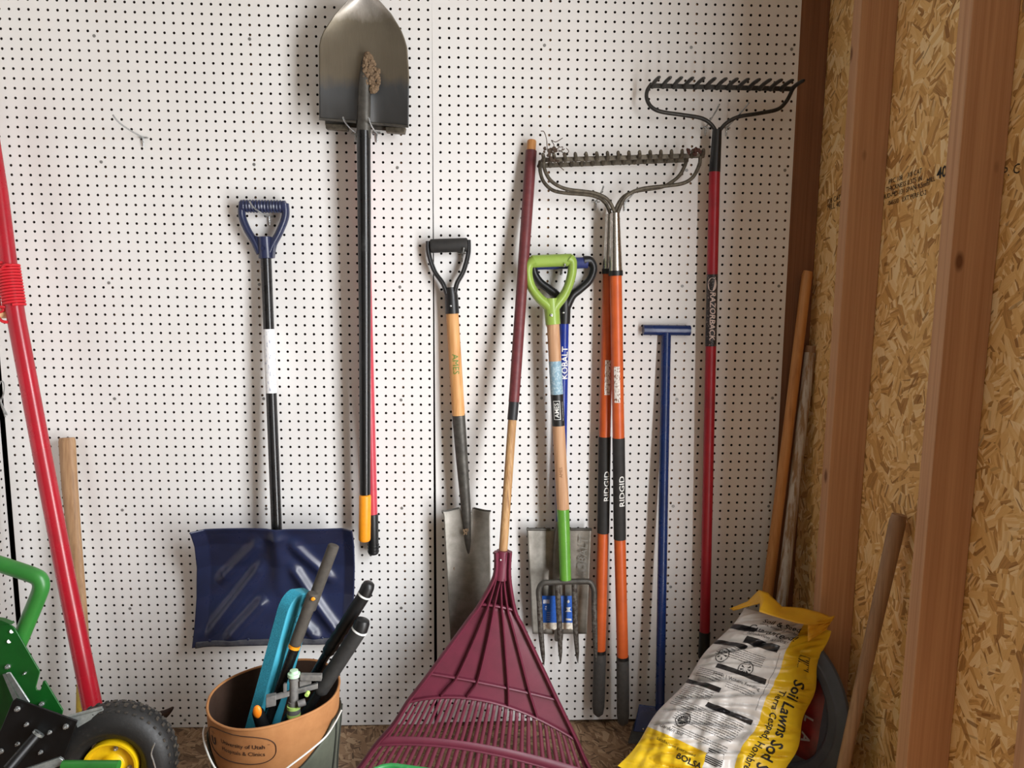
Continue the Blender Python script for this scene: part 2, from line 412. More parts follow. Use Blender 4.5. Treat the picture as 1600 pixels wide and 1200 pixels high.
# ------------------------------------------------------------------ the room
XL, XR, XS = -4.6, 88.2, 84.7           # left wall, right sheathing, stud faces (inches)
YF, ZC = 132, 97
def quad(name, pts, mat):
    mb = MB(); mb.v = [V(*p) for p in pts]; mb.f = [(0, 1, 2, 3)]
    return struct(mb.build(name, mat, smooth=0))
quad('floor', [(-10, -4.5, 0), (XR + 1, -4.5, 0), (XR + 1, YF, 0), (-10, YF, 0)], 'floor_osb')
quad('ceiling', [(-10, -4.5, ZC), (-10, YF, ZC), (XR + 1, YF, ZC), (XR + 1, -4.5, ZC)], 'plaster')
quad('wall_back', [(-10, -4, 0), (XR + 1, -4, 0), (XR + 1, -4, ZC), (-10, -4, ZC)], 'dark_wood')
quad('wall_front', [(-10, YF, 0), (-10, YF, ZC), (XR + 1, YF, ZC), (XR + 1, YF, 0)], 'plaster')
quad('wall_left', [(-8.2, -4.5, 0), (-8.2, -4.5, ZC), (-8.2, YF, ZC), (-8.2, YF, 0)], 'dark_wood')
D0, D1, DZ = 41.3, 71, 84               # the doorway in the right wall that lets the daylight in
mb = MB()
for y0, y1, z0, z1 in ((-4.5, D0, 0, ZC), (D0, D1, DZ, ZC), (D1, YF, 0, ZC)):
    b = len(mb.v); mb.v += [V(XR, y0, z0), V(XR, y1, z0), V(XR, y1, z1), V(XR, y0, z1)]; mb.f.append((b, b + 1, b + 2, b + 3))
wall_r = struct(mb.build('wall_right', 'wall_osb', smooth=0))
def stud(name, x0, x1, d0, d1, mat='stud', z1=ZC, z0=0):
    mb = MB().box(V((x0 + x1) / 2, (d0 + d1) / 2, (z0 + z1) / 2), (x1 - x0) * IN, (d1 - d0) * IN, (z1 - z0) * IN)
    return struct(mb.build(name, mat, bevel=.06))
stud('trim_1', XS, XR - .02, 11.85, 13.35)
stud('trim_2', XS, XR - .02, 27.6, 29.1)
stud('trim_3', XS, XR - .02, 39.7, 41.2)
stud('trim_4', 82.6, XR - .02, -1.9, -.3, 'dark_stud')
for k, x in enumerate((9.1, 25, 41, 57.2, 73.2)): stud('trim_%d' % (5 + k), x - .75, x + .75, -3.8, -.27, 'stud', 96)
stud('trim_10', -4.02, -2.6, -3.8, -.3, 'stud', 96)
stud('trim_11', -8, -4.7, 14, 15.5, 'stud', 96); stud('trim_12', -8, -4.7, 30, 31.5, 'stud', 96)
# stamps printed on the sheathing, read from inside the bays
def wall_fn(px, py, slope):
    c = atx(px, py, XR); xd = Vector((0, -1, slope))
    return on_plane(c, xd, Vector((0, 0, 1)), .0008)
def stamp(txt, px, py, size, slope=.04, **kw):
    textmb(txt, size * IN, wall_fn(px, py, slope), **kw).build('printed_stamp', 'ink', wall_r, smooth=0)
stamp('PRC 108    3/8 CAT', 1414, 276, .62); stamp('THICKNESS 0.375 IN', 1412, 288, .62); stamp('MILL', 1455, 281, .6)
stamp('40', 1472, 270, 1.3, bold=.02); stamp('HUD-MD-131 SPAN-9.5mm', 1414, 298, .62); stamp('-0455/0   EXT PERF C-2', 1416, 310, .6)
stamp('108 CAT', 1303, 312, .8); stamp('MILL 40', 1303, 322, .9); stamp('SP. C', 1577, 268, 1.0)

# ------------------------------------------------------------------ pegboard sheets
def pegboard(label, ncol, nrow, place, left, right, low):
    """sheet with real round holes one inch apart; place(col, row, depth) in inches gives the world point"""
    K = 12; r = .142; verts = []; faces = []
    ang = [2 * math.pi * k / K + math.pi / K for k in range(K)]
    sq = []
    for a in ang:
        c, s_ = math.cos(a), math.sin(a); q = max(abs(c), abs(s_)); sq.append((c / q * .5, s_ / q * .5))
    # snap the square's outline to its corners so neighbouring cells leave no gap
    sq = [(round(x * 2) / 2 if abs(abs(x) - .5) < .14 and abs(abs(y) - .5) < .14 else x, round(y * 2) / 2 if abs(abs(x) - .5) < .14 and abs(abs(y) - .5) < .14 else y) for x, y in sq]
    ang8 = [math.pi / 4 * k + 0 for k in range(8)]
    K = 16; ang = [2 * math.pi * k / K for k in range(K)]; sq = []
    for a in ang:
        c, s_ = math.cos(a), math.sin(a); q = max(abs(c), abs(s_)); sq.append((c / q * .5, s_ / q * .5))
    for row in range(nrow):
        for c in range(ncol):
            b = len(verts); yr = row
            for k in range(K):
                sx, sy = sq[k]
                if c == 0 and sx < -.499: sx = left
                if c == ncol - 1 and sx > .499: sx = right
                if row == nrow - 1 and sy > .499: sy = low
                verts.append(place(c + sx, yr + sy, 0))
            for k in range(K): verts.append(place(c + r * math.cos(ang[k]), yr + r * math.sin(ang[k]), 0))
            for k in range(K): verts.append(place(c + r * math.cos(ang[k]), yr + r * math.sin(ang[k]), -.24))
            for k in range(K):
                j = (k + 1) % K
                faces.append((b + k, b + K + k, b + K + j, b + j)); faces.append((b + K + k, b + 2 * K + k, b + 2 * K + j, b + K + j))
    # back edge strips so the sheet shows its thickness
    for e in ((left, nrow - 1 + low), (ncol - 1 + right, nrow - 1 + low)):
        b = len(verts); y0 = -.5; y1 = nrow - 1 + low
        verts += [place(e[0], y0, 0), place(e[0], y1, 0), place(e[0], y1, -.24), place(e[0], y0, -.24)]; faces.append((b, b + 1, b + 2, b + 3))
    me = bpy.data.meshes.new('pegboard'); me.from_pydata(verts, [], faces); me.materials.append(M['peg'])
    me.materials.append(M['core'])
    mi = np.zeros(len(faces), dtype=np.int32); mi[1:ncol * nrow * K * 2:2] = 1; me.polygons.foreach_set('material_index', mi)
    o = bpy.data.objects.new('pegboard', me); COL.objects.link(o)
    return tag(o, label, 'pegboard')
R0 = -14
def zrow(r): return 81.6 - r
peg_l = pegboard('white pegboard sheet on the back wall, left of the seam', 48, 82 - R0,
                 lambda c, r, d: ((c - 3) * IN, -d * IN, (81.6 - (r + R0)) * IN), -.78, .42, .5)
th, DX, DY = .00463, 44 + 1.2569, .176
def place_r(c, r, d):
    r += R0
    return ((DX + c * math.cos(th) + r * math.sin(th)) * IN, -d * IN, (81.6 - r * math.cos(th) + DY + c * math.sin(th)) * IN)
peg_r = pegboard('white pegboard sheet on the back wall, right of the seam', 40, 82 - R0, place_r, -.82, .57, .45)
peg_s = pegboard('white pegboard sheet on the left side wall, seen edge-on beyond the corner gap', 28, 82 - R0,
                 lambda c, r, d: ((-4.3 + d) * IN, (-c - .6) * IN, (81.6 - (r + R0) + .35) * IN), -.5, .5, .5)
def screw(px, py, par):
    p = at(px, py, .02)
    MB().lathe(p + Vector((0, .001, 0)), (0, -1, 0), [(0, .0044), (.0012, .0044), (.0017, .0034), (.0013, .0012), (.0011, .0005)], 14).build('screw', 'screw', par)
for p in ((147, 56), (158, 253), (170, 442), (179, 623), (191, 797), (203, 951), (390, 61), (397, 257), (405, 444.5), (412, 623), (416, 795), (289, 1125),
          (621, 262), (625, 448.5), (627, 625), (628, 794), (627, 950)): screw(*p, peg_l)
for p in ((851, 71), (846, 622), (1080, 74), (1073, 266), (1066, 447), (1057.6, 624), (1052, 791), (1048, 917), (1237, 77), (1226.5, 266), (1217, 447), (1207, 622), (1201, 791)):
    screw(*p, peg_r)

# ------------------------------------------------------------------ hooks
def hook(label, base, tip, dt, bend=.25, w=.42, group=None):
    bx, by = base; c = at(bx, by, .1); P2 = at(*tip, dt); q = at(bx, by, .1)
    mb = MB(); r = .09 * IN
    mb.tube([c + V(-w, -.1, 0), c + V(-w * .9, .02, 0), c + V(w * .9, .02, 0), c + V(w, -.1, 0)], r, 10)
    mb.tube([c + V(0, .1, .02), c + V(0, .12, -.3), c + V(0, .06, -.95)], r, 10)
    k = lerp(q, P2, .8) - V(0, 0, bend)
    mb.tube(cr([q, lerp(q, P2, .4) - V(0, 0, bend * .8), k, P2], 6), r, 10)
    o = mb.build('pegboard_hook', 'zinc'); return tag(o, label, 'hook', group)
hook('long empty wire pegboard hook alone high on the left of the wall', (224, 215), (176.5, 180), 5.5, .3)
hook('wire pegboard hook holding the grip of the blue snow shovel', (421, 338.5), (390, 315), 3.6, .3)
hook('wire pegboard hook left of the steel shovel neck, under the shovel blade', (556, 208), (536, 183.5), 4.6, .25)
hook('wire pegboard hook right of the steel shovel neck, under the shovel blade', (589, 208.5), (576, 184), 4.6, .25)
hook('short wire hook inside the grip of the wooden D-handle spade by the seam', (722, 396), (725, 388), 2.2, .1)
hook('short wire hook inside the lime green D-grip of the garden fork', (878, 417), (883, 413), 3.6, .1)
hook('wire hook under the left arm of the pair of orange bow rakes', (931, 315), (943, 291), 3.6, .15)
hook('wire hook under the right arm of the pair of orange bow rakes', (976, 316), (996, 293), 3.6, .15)
hook('wire hook left of the neck of the red-handled bow rake', (1102.5, 199), (1124, 163), 4.2, .1)
hook('wire hook right of the neck of the red-handled bow rake', (1135, 199.5), (1170, 160.5), 4.2, .1)

# ------------------------------------------------------------------ snow shovel
def base_of(p, z=None): return Vector((p.x, p.y, p.z if z is None else z))
t = thing('snow_shovel', 'dark blue plastic snow shovel with black shaft hanging over the bucket', 'shovel', at(430, 1000, 2))
g0, g1 = at(376, 322, 1.25), at(447, 323, 1.25)
P = []; R = []
N = 64
for i in range(N + 1):
    k = i / N; P.append(lerp(g0, g1, k)); R.append((.66 + .055 * math.sin(k * 2 * math.pi * 15)) * IN if .06 < k < .94 else .66 * IN * (1 if 0 < i < N else .8))
grip = MB().tube(P, R, 24).build('grip', 'navy', t)
yk = MB()
yk.tube(cr(A((379.5, 316, 1.25), (378, 336, 1.25), (386, 358, 1.25), (398, 378, 1.25), (406, 396, 1.25))), .4 * IN, 16, asp=1.3)
yk.tube(cr(A((445.5, 318, 1.25), (446, 338, 1.25), (437, 362, 1.25), (428, 379, 1.25), (421, 396, 1.25))), .4 * IN, 16, asp=1.3)
yk.rod(at(413.5, 370, 1.25), at(415.8, 404, 1.25), .78 * IN, 20)
yk.pxplate([(398, 368), (410, 372), (421, 372), (433, 368), (428, 388), (426, 403), (405, 403), (402, 388)], 1.7, .9)
yk.build('yoke', 'navy', t, bevel=.05)
MB().lathe(at(411.5, 388, 2.0), (0, -1, 0), [(0, .014 / 2), (.003, .0065), (.003, .005), (.0015, .0045), (.0015, .001)], 20).build('boss', 'navy', t)
s0, s1 = at(415.5, 402, 1.25), at(432.5, 832, 2.9)
MB().rod(s0, s1, .58 * IN, 20).build('shaft', 'black_metal', t)
zz = lambda y: (y - 402) / (832 - 402)
lab = MB().rod(lerp(s0, s1, zz(512)), lerp(s0, s1, zz(611)), .592 * IN, 24).build('label_sleeve', 'white_label', t)
lab['label'] = 'scuffed white label'
textmb('SNOW SHOVEL', .55 * IN, on_tube(s0, s1, .6 * IN, zz(563))).build('lettering', plain('faint_blue_print', (150, 156, 180), .5), lab, smooth=0) if False else None
cTL, cTR, cBL, cBR = at(302, 829, 4.2), at(552, 826, 4.2), at(303, 1009, 1.6), at(549, 1004, 1.6)
def seg_d(px, py, ax_, ay, bx, by):
    vx, vy = bx - ax_, by - ay; k = max(0, min(1, ((px - ax_) * vx + (py - ay) * vy) / (vx * vx + vy * vy)))
    return math.hypot(px - ax_ - k * vx, py - ay - k * vy), k
RIB = [(.42, .1, .12, .5), (.43, .3, .05, .97), (.44, .62, .2, .97)]
def snow(u, v):
    x = lerp(lerp(cTL, cTR, u), lerp(cBL, cBR, u), v)
    d = interp(v, [0, .04, .15, .35, .6, .85, 1], [4.2, 3.7, 2.6, 1.5, 1.1, 1.3, 1.7])
    d += 1.0 * max(0, abs(u - .5) * 2 - .86) / .14 * (1 - .5 * v)
    uu = u if u < .5 else 1 - u; best = 0
    for a in RIB:
        bow = (.1 * math.sin(math.pi * min(1, max(0, (v - a[1]) / (a[3] - a[1])))) if u > .5 else 0)
        q, k = seg_d(uu * 1.35 - bow * .25, v, a[0] * 1.35, a[1], a[2] * 1.35, a[3])
        best = max(best, math.exp(-(q / .05) ** 2) * min(1, (1 - k) * 5 + .15) * min(1, k * 6 + .2))
    d += .7 * best
    d += 1.3 * math.exp(-((u - .515) / .055) ** 2) * max(0, 1 - v / .62) ** .7 * min(1, .15 + v * 9)
    d += .25 * noise.noise(Vector((u * 3, v * 3, 2)))* .4
    y = -(d) * IN
    s_ = 1.0
    return Vector((x.x, y, x.z + .1 * IN * math.sin(math.pi * 2 * u) * (1 - v)))
MB().sheet(snow, 150, 110).build('blade', 'navy', t, smooth=60, solid=-.14)
def wear(u, v): return snow(.02 + .96 * u, .955 + .05 * v) + V(0, .05, 0)
MB().sheet(wear, 60, 3).build('wear_strip', plain('scuffed_wear_strip', (52, 54, 66), .6, rgb2=(80, 80, 84), scale=60), t, smooth=60, solid=.06)['label'] = 'scraped grey lower edge'
for u in (.1, .34, .62, .81, .94):
    MB().lathe(snow(u, .955) + V(0, .02, 0), (0, -1, 0), [(0, .005), (.0015, .0048), (.0028, .003), (.003, .001)], 14).build('rivet', 'navy', t)

# ------------------------------------------------------------------ digging shovels hung blade up
def blade_up(rows, d0, dish, steps=True, frog=None):
    ys = [r[0] for r in rows]; xl = [r[1] for r in rows]; xr = [r[2] for r in rows]
    y0, y1 = ys[0], ys[-1]
    def fn(u, v):
        y = lerp(y0, y1, v); k = 2 * u - 1
        a, b = interp(y, ys, xl), interp(y, ys, xr)
        d = d0 + dish * k * k + .9 * max(0, (v - .55) / .45) ** 2
        if frog:
            fx, fw, fy = frog
            x = lerp(a, b, u); q = (x - interp(y, [y1, y0], [fx - 2, fx])) / fw
            d += .62 * math.exp(-q * q) * max(0, 1 - max(0, (y0 - y)) / fy) ** .6
        yy = y + interp(u, [0, 1], [-6, 6]) * max(0, 1 - v * 1.4)
        return at(lerp(a, b, u), yy, d)
    return fn
t = thing('round_point_shovel', 'round-point steel shovel with black shaft and amber grip hung blade up', 'shovel', at(569, 846, 2.6))
rows = [(192, 499, 638), (115, 498.5, 639), (73, 498.5, 636), (60, 501, 632), (48, 506, 627), (23, 523, 612), (0, 545, 591), (-8, 555, 581), (-13, 565, 571)]
bf = blade_up(rows, 3.1, .55, frog=(569, 14, 105))
bl = MB().sheet(bf, 60, 70).build('blade', (lambda q: q)(None) or 'steel', t, smooth=60, solid=.09)
tm = NT('shovel_blade_steel')                        # bright tip, dull body, dark bluish lower blade, graded by height
sx = tm.n('ShaderNodeSeparateXYZ'); tc = tm.n('ShaderNodeTexCoord'); tm.l(tc.outputs['Generated'], sx.inputs[0])
nz = tm.noise(tm.coords((30, 30, 12)), 1, 5, .6); nx = tm.noise(tm.coords((400, 400, 20)), 1, 3)
zc = tm.math('ADD', sx.outputs['Z'], tm.math('MULTIPLY_ADD', nz, .16, -.08))
cc = tm.ramp(zc, [(.0, lin((66, 66, 66))), (.3, lin((84, 87, 90))), (.4, lin((116, 107, 92))), (.8, lin((126, 118, 102))), (.87, lin((176, 170, 160))), (.95, lin((206, 202, 196)))])
cc = tm.mix(tm.math('MULTIPLY', nx, .35), cc, lin((80, 74, 66)))
tm.bump(nx, .1, .001)
M['shovel_blade'] = tm.fin(cc, tm.math('MULTIPLY_ADD', nz, .3, .3), .7)
bl.data.materials[0] = M['shovel_blade']
step = MB()
step.tube([bf(k / 12, 0) + V(0, .12, 0) for k in range(0, 6)], .14 * IN, 10); step.tube([bf(k / 12, 0) + V(0, .12, 0) for k in range(7, 13)], .14 * IN, 10)
step.build('step', 'dark_steel', t)
h0, h1, h2 = at(568, 215, 3.2), at(570.5, 772, 2.6), at(569.5, 846, 2.55)
MB().tube(cr([at(571, 82, 3.3), at(570, 110, 3.5), at(569, 150, 3.45), at(568, 216, 3.2)], 6), [x * IN for x in np.interp(range(19), [0, 4, 9, 18], [.12, .42, .62, .78])], 20, asp=.8).build('socket', 'dark_steel', t)
MB().tube([at(568, 205, 3.2), at(569, 320, 3.05), at(570, 500, 2.85), h1], [.73 * IN, .72 * IN, .65 * IN, .6 * IN], 24).build('shaft', 'scuffed_black', t)
MB().rod(h1 - V(0, 0, 0), h2, .68 * IN, 24, .5).build('end_grip', 'amber', t)['label'] = 'amber end grip'
mud = MB()
for i in range(190):
    a = rnd() ** .8; w_ = interp(a, [0, .15, .5, .75, 1], [5, 12, 27, 22, 6]); mud.blob(at(573 + a * 10 + (rnd() - .42) * w_, 82 + a * 62, 3.72 + rnd() * .2), (.12 + .14 * rnd()) * IN, 6, .6, 300, (1, .6, 1))
mud.build('dried_mud', 'mud', t, smooth=70)['label'] = 'clod of dry mud on the socket'
t = thing('round_point_shovel', 'second steel shovel behind the amber-grip one, with coral red shaft and black grip', 'shovel', at(583, 865, 1.2))
rows2 = [(201, 508, 633), (120, 506, 634), (75, 508, 630), (45, 516, 620), (10, 540, 594), (-2, 560, 575)]
bf2 = blade_up(rows2, 1.5, .4)
MB().sheet(bf2, 40, 40).build('blade', 'dark_steel', t, smooth=60, solid=.09)
for a, b in ((508, 545), (602, 634)):
    MB().pxplate([(a, 193 + (a - 508) * .05), (b, 193 + (b - 508) * .05), (b - 2, 201.5 + (b - 508) * .055), (a + 1, 201 + (a - 508) * .055)], 2.2, .8).build('step', 'rake_steel', t, bevel=.06)
MB().tube([at(567, 100, 1.9), at(566.7, 215, 1.7)], [.4 * IN, .6 * IN], 20).build('socket', 'dark_steel', t)
MB().rod(at(566.5, 205, 1.7), at(582.5, 806, 1.25), .54 * IN, 20).build('shaft', 'pink_red', t)
gb = MB().rod(at(582.5, 802, 1.25), at(583.5, 866, 1.2), .62 * IN, 20, .4)
for y in (850, 855, 860): gb.tube([at(583.3, y, 1.2), at(583.3, y + 2, 1.2)], .67 * IN, 20)
gb.build('end_grip', 'black_plastic', t)

# ------------------------------------------------------------------ D-handled spade beside the seam
t = thing('spade', 'steel spade with black D-grip and varnished wooden shaft beside the seam', 'spade', at(735, 1005, 3))
MB().rod(at(672, 384.5, 1.15), at(731, 382.5, 1.15), .76 * IN, 24, .25).build('grip', 'dark_rubber', t)
yk = MB()
yk.tube(cr(A((669, 377, 1.15), (670, 397, 1.15), (679, 424, 1.2), (692, 443, 1.3), (699, 462, 1.3))), .27 * IN, 14, asp=1.9)
yk.tube(cr(A((732, 375, 1.15), (731.5, 397, 1.15), (724, 424, 1.2), (714, 443, 1.3), (710, 462, 1.3))), .27 * IN, 14, asp=1.9)
yk.tube(A((704, 449, 1.3), (705.2, 462, 1.3), (706.8, 490, 1.3)), [.6 * IN, .74 * IN, .78 * IN], 22)
yk.build('yoke', 'black_plastic', t)
MB().blob(at(704.5, 478, 2.08), .13 * IN, 6, 0, 1).build('rivet', 'zinc', t)
w0, w1 = at(706.5, 488, 1.3), at(716.5, 649, 2.0)
MB().tube([w0, w1], [.7 * IN, .72 * IN], 24).build('shaft', 'ash', t)
textmb('AMES', .95 * IN, on_tube(w0, w1, .725 * IN, .5, False)).build('lettering', 'green_print', t, smooth=0)
MB().tube(A((716.3, 647, 2.0), (722, 720, 2.3), (728, 795, 2.6), (731, 845, 2.75), (733, 885, 2.6)), [.74 * IN, .68 * IN, .56 * IN, .36 * IN, .06 * IN], 20, asp=.8).build('socket', 'dark_steel', t)
def spade(u, v):
    xl = interp(v, [0, .04, 1], [690.5, 693, 704]); xr = interp(v, [0, .04, 1], [767, 765.5, 768])
    y = lerp(796, 1004, v) - (3 * math.cos((u - .5) * 6.28) + 1) * max(0, 1 - v * 12) * (1 if abs(u - .5) > .12 else -1.2)
    k = 2 * u - 1
    return at(lerp(xl, xr, u), y, 2.35 + .45 * k * k + .4 * math.exp(-(k / .2) ** 2) * max(0, 1 - v * 2.4) + 1.0 * v)
MB().sheet(spade, 40, 60).build('blade', 'blade_grey', t, smooth=60, solid=.08)
for k0, k1 in ((0, 8), (13, 21)): MB().tube([spade(k / 20, 0) + V(0, .1, 0) for k in range(k0, k1)], .1 * IN, 8).build('step', 'dark_steel', t)
for grp in (((726, 830), (729, 828), (727, 834)), ((703, 885), (708, 889), (706, 887)), ((706, 919), (711, 923), (710, 919))):
    md = MB()
    for x, y in grp:
        for _ in range(5): md.blob(at(x + rnd() * 4 - 2, y + rnd() * 4 - 2, 3.2 if y < 850 else 3.05), .1 * IN, 5, .5, 400, (1, .5, 1))
    md.build('dried_mud', 'mud', t)

# ------------------------------------------------------------------ spade with blue shaft (behind the fork)
t = thing('spade', 'grey square spade with blue shaft and black D-grip hanging behind the fork', 'spade', at(874, 990, 1.3))
MB().rod(at(836, 413, 1.0), at(918, 410.5, 1.0), .62 * IN, 22).build('grip', 'navy_soft', t)['label'] = 'navy grip bar'
yk = MB()
yk.tube(cr(A((912, 408, 1.0), (922, 408, 1.0), (927.5, 420, 1.0), (921, 438, 1.0), (906, 452, 1.0), (894, 462, 1.0), (885, 480, 1.0))), [x * IN for x in np.interp(range(37), [0, 6, 14, 36], [.6, .5, .42, .52])], 16, asp=1.2)
yk.tube(cr(A((840, 411, 1.0), (834, 414, 1.0), (835, 426, 1.0), (843, 440, 1.0), (858, 452, 1.0), (870, 462, 1.0), (879, 480, 1.0))), [x * IN for x in np.interp(range(37), [0, 6, 14, 36], [.6, .5, .42, .52])], 16, asp=1.2)
yk.tube(A((882, 464, 1.0), (882, 478, 1.0), (881.5, 506, 1.05)), [.6 * IN, .72 * IN, .68 * IN], 20)
yk.build('yoke', 'black_plastic', t)
MB().blob(at(880.5, 488.5, 1.78), .15 * IN, 6, 0, 1).build('rivet', 'zinc', t)
b0, b1 = at(881.5, 504, 1.05), at(876, 835, 1.3)
MB().rod(b0, b1, .54 * IN, 20).build('shaft', 'blue', t)
textmb('KOBALT', .98 * IN, on_tube(b0, b1, .545 * IN, (565 - 504) / 331, True, .35), bold=.02).build('lettering', 'white', t, smooth=0)
MB().tube(A((876, 815, 1.35), (874, 860, 1.6), (873, 940, 1.75), (873, 1000, 1.2)), [.6 * IN, .75 * IN, .8 * IN, .5 * IN], 20, asp=.7).build('socket', 'blade_grey', t)
def kob(u, v):
    xl = interp(v, [0, 1], [823, 832]); xr = interp(v, [0, 1], [924, 917]); k = 2 * u - 1
    return at(lerp(xl, xr, u), lerp(826, 990, v), 1.05 + .5 * k * k + .15 * math.sin(k * 5))
MB().sheet(kob, 40, 40).build('blade', 'blade_grey', t, smooth=60, solid=.09)
for a, b in ((0, .36), (.68, 1)):
    MB().tube([kob(lerp(a, b, k / 6), 0) + V(0, .22, 0) for k in range(7)], .17 * IN, 10).build('step', 'dark_steel', t)
def curved(x0, x1, y0, y1, d, k=0):
    return lambda u, v: at(lerp(x0, x1, u) + k * v, lerp(y0, y1, v), d + .5 * math.sin(math.pi * u))
sb = curved(846, 896, 931, 973, 2.05)
lab = MB().sheet(sb, 16, 4).build('sticker', 'bar_label', t); lab['label'] = 'blue barcode sticker'
bar = MB()
for i in range(13):
    x = 849 + i * 1.25
    bar.hexa([at(x + (.3 + .45 * rnd()) , y, 2.38) for y in (943, 937)] + [at(x, y, 2.38) for y in (937, 943)], [at(x + (.5), y, 2.4) for y in (943, 937)] + [at(x, y, 2.4) for y in (937, 943)])
bar.build('barcode', 'white', lab, smooth=0)
textmb('17 A', .28 * IN, on_plane(at(853, 950, 2.42), Vector((0, 0, 1)), Vector((-1, 0, 0)))).build('lettering', 'white', lab, smooth=0)
for i in range(5): textmb('III IIII III II', .1 * IN, on_plane(at(857, 957 + i * 3, 2.45), Vector((1, 0, 0)), Vector((0, 0, 1)))).build('lettering', 'white', lab, smooth=0)
pic = MB().blob(at(888, 940, 2.4), .2 * IN, 8, .4, 200, (.7, .1, 1)); pic.pxplate([(884, 949), (892, 949), (890, 953), (893, 956), (883, 956), (886, 953)], 2.42, .03); pic.pxplate([(884, 966), (893, 967), (893, 970), (884, 969)], 2.42, .03)
pic.build('pictogram', 'white', lab, smooth=30)
def torn(u, v): return at(lerp(847, 896, u), 972 + v * (11 + 4 * noise.noise(Vector((u * 9, 0, 3)))), 2.04 + .5 * math.sin(math.pi * u))
MB().sheet(torn, 30, 3).build('torn_label', 'paper', t)
textmb('KOBALT', 1.35 * IN, on_plane(at(911, 872, 1.66), at(913, 840, 1.7) - at(909, 905, 1.7), Vector((-1, 0, 0)), .004), shear=.1).build('embossing', 'grey_print', t, smooth=0)

# ------------------------------------------------------------------ garden fork
t = thing('garden_fork', 'four-tined garden fork with lime green D-grip and wooden shaft', 'fork', at(885, 1034, 4.2))
MB().rod(at(831, 408.5, 2.7), at(893, 406, 2.7), .68 * IN, 24).build('grip', 'green_grip', t)
yk = MB()
yk.tube(cr(A((835, 407, 2.7), (827, 413, 2.7), (825, 428, 2.7), (830, 448, 2.75), (842, 465, 2.8), (856, 478, 2.8), (862, 490, 2.8)), 6), [x * IN for x in np.interp(range(37), [0, 8, 20, 36], [.64, .5, .5, .62])], 18, asp=1.4)
yk.tube(cr(A((889, 404, 2.7), (894, 410, 2.7), (893.5, 427, 2.7), (888, 447, 2.75), (880, 463, 2.8), (868, 478, 2.8), (863, 490, 2.8)), 6), [x * IN for x in np.interp(range(37), [0, 8, 20, 36], [.64, .5, .5, .62])], 18, asp=1.4)
yk.tube(A((861.5, 466, 2.8), (862, 482, 2.8), (864, 507, 2.85)), [.75 * IN, .86 * IN, .82 * IN], 22)
yk.pxplate([(840, 459), (850, 465), (862, 467), (873, 465), (882, 458), (874, 472), (866, 482), (857, 482), (848, 473)], 3.3, 1.0)
yk.build('yoke', 'green_grip', t, bevel=.08)
MB().lathe(at(861.5, 492.5, 3.66), (0, -1, 0), [(0, .0042), (.0012, .004), (.0016, .0028), (.001, .0018), (.0016, .001)], 16).build('screw', 'zinc', t)
f0, f1 = at(864, 505, 2.85), at(880, 798, 3.5)
zf = lambda y: (y - 505) / 293
MB().rod(f0, f1, .7 * IN, 24).build('shaft', 'pale_wood', t)
MB().rod(lerp(f0, f1, zf(563)), lerp(f0, f1, zf(614)), .712 * IN, 24).build('label_sleeve', 'blue_label', t)['label'] = 'faded pale blue label'
lab = MB().rod(lerp(f0, f1, zf(614)), lerp(f0, f1, zf(663)), .713 * IN, 24).build('label_sleeve', 'black_label', t); lab['label'] = 'black label with white lettering'
textmb('AMES', .68 * IN, on_tube(f0, f1, .716 * IN, zf(638), True, -.12), bold=.01).build('lettering', 'white', lab, smooth=0)
fr = on_tube(f0, f1, .716 * IN, zf(638), True, -.12); fb = MB()
for a0, b0_, a1, b1_ in ((-1.05, -.38, 1.05, -.33), (-1.05, .33, 1.05, .38), (-1.05, -.38, -1.0, .38), (1.0, -.38, 1.05, .38)):
    fb.sheet(lambda u, v: fr(lerp(a0, a1, u) * IN, lerp(b0_, b1_, v) * IN), 4, 6)
fb.build('frame_line', 'white', lab, smooth=0)
textmb('THE TOOLS TO GET IT DONE', .16 * IN, on_tube(f0, f1, .716 * IN, zf(640), True, .85)).build('lettering', 'white', lab, smooth=0)
textmb('AMES', .5 * IN, on_tube(f0, f1, .702 * IN, zf(735), True)).build('lettering', plain('scorched_print', (140, 98, 66), .7), t, smooth=0)
MB().tube(A((879.6, 795, 3.5), (882, 850, 3.65), (883.5, 905, 3.8)), [.72 * IN, .66 * IN, .66 * IN], 22).build('ferrule', 'green_paint', t)
MB().tube(cr(A((842.5, 938, 3.85), (842, 922, 3.8), (848, 911.5, 3.8), (862, 910, 3.8), (884, 909, 3.8), (910, 908.5, 3.8), (922, 910, 3.8), (928, 921, 3.8), (928.5, 936, 3.85)), 6), .33 * IN, 14, asp=.8).build('head', 'dark_steel', t)
for a, b, c in (((842.5, 930), (845, 985), (850, 1040)), ((871, 912), (874, 975), (876, 1037)), ((897.5, 912), (899, 975), (903, 1036)), ((928.5, 930), (929, 975), (931.5, 1034))):
    P = cr(A((*a, 3.8), (*b, 4.3), (*c, 4.4)), 8)
    MB().tube(P, [x * IN for x in np.interp(range(17), [0, 9, 13, 16], [.33, .32, .24, .03])], 12, asp=.55).build('tine', 'rust_tine', t)

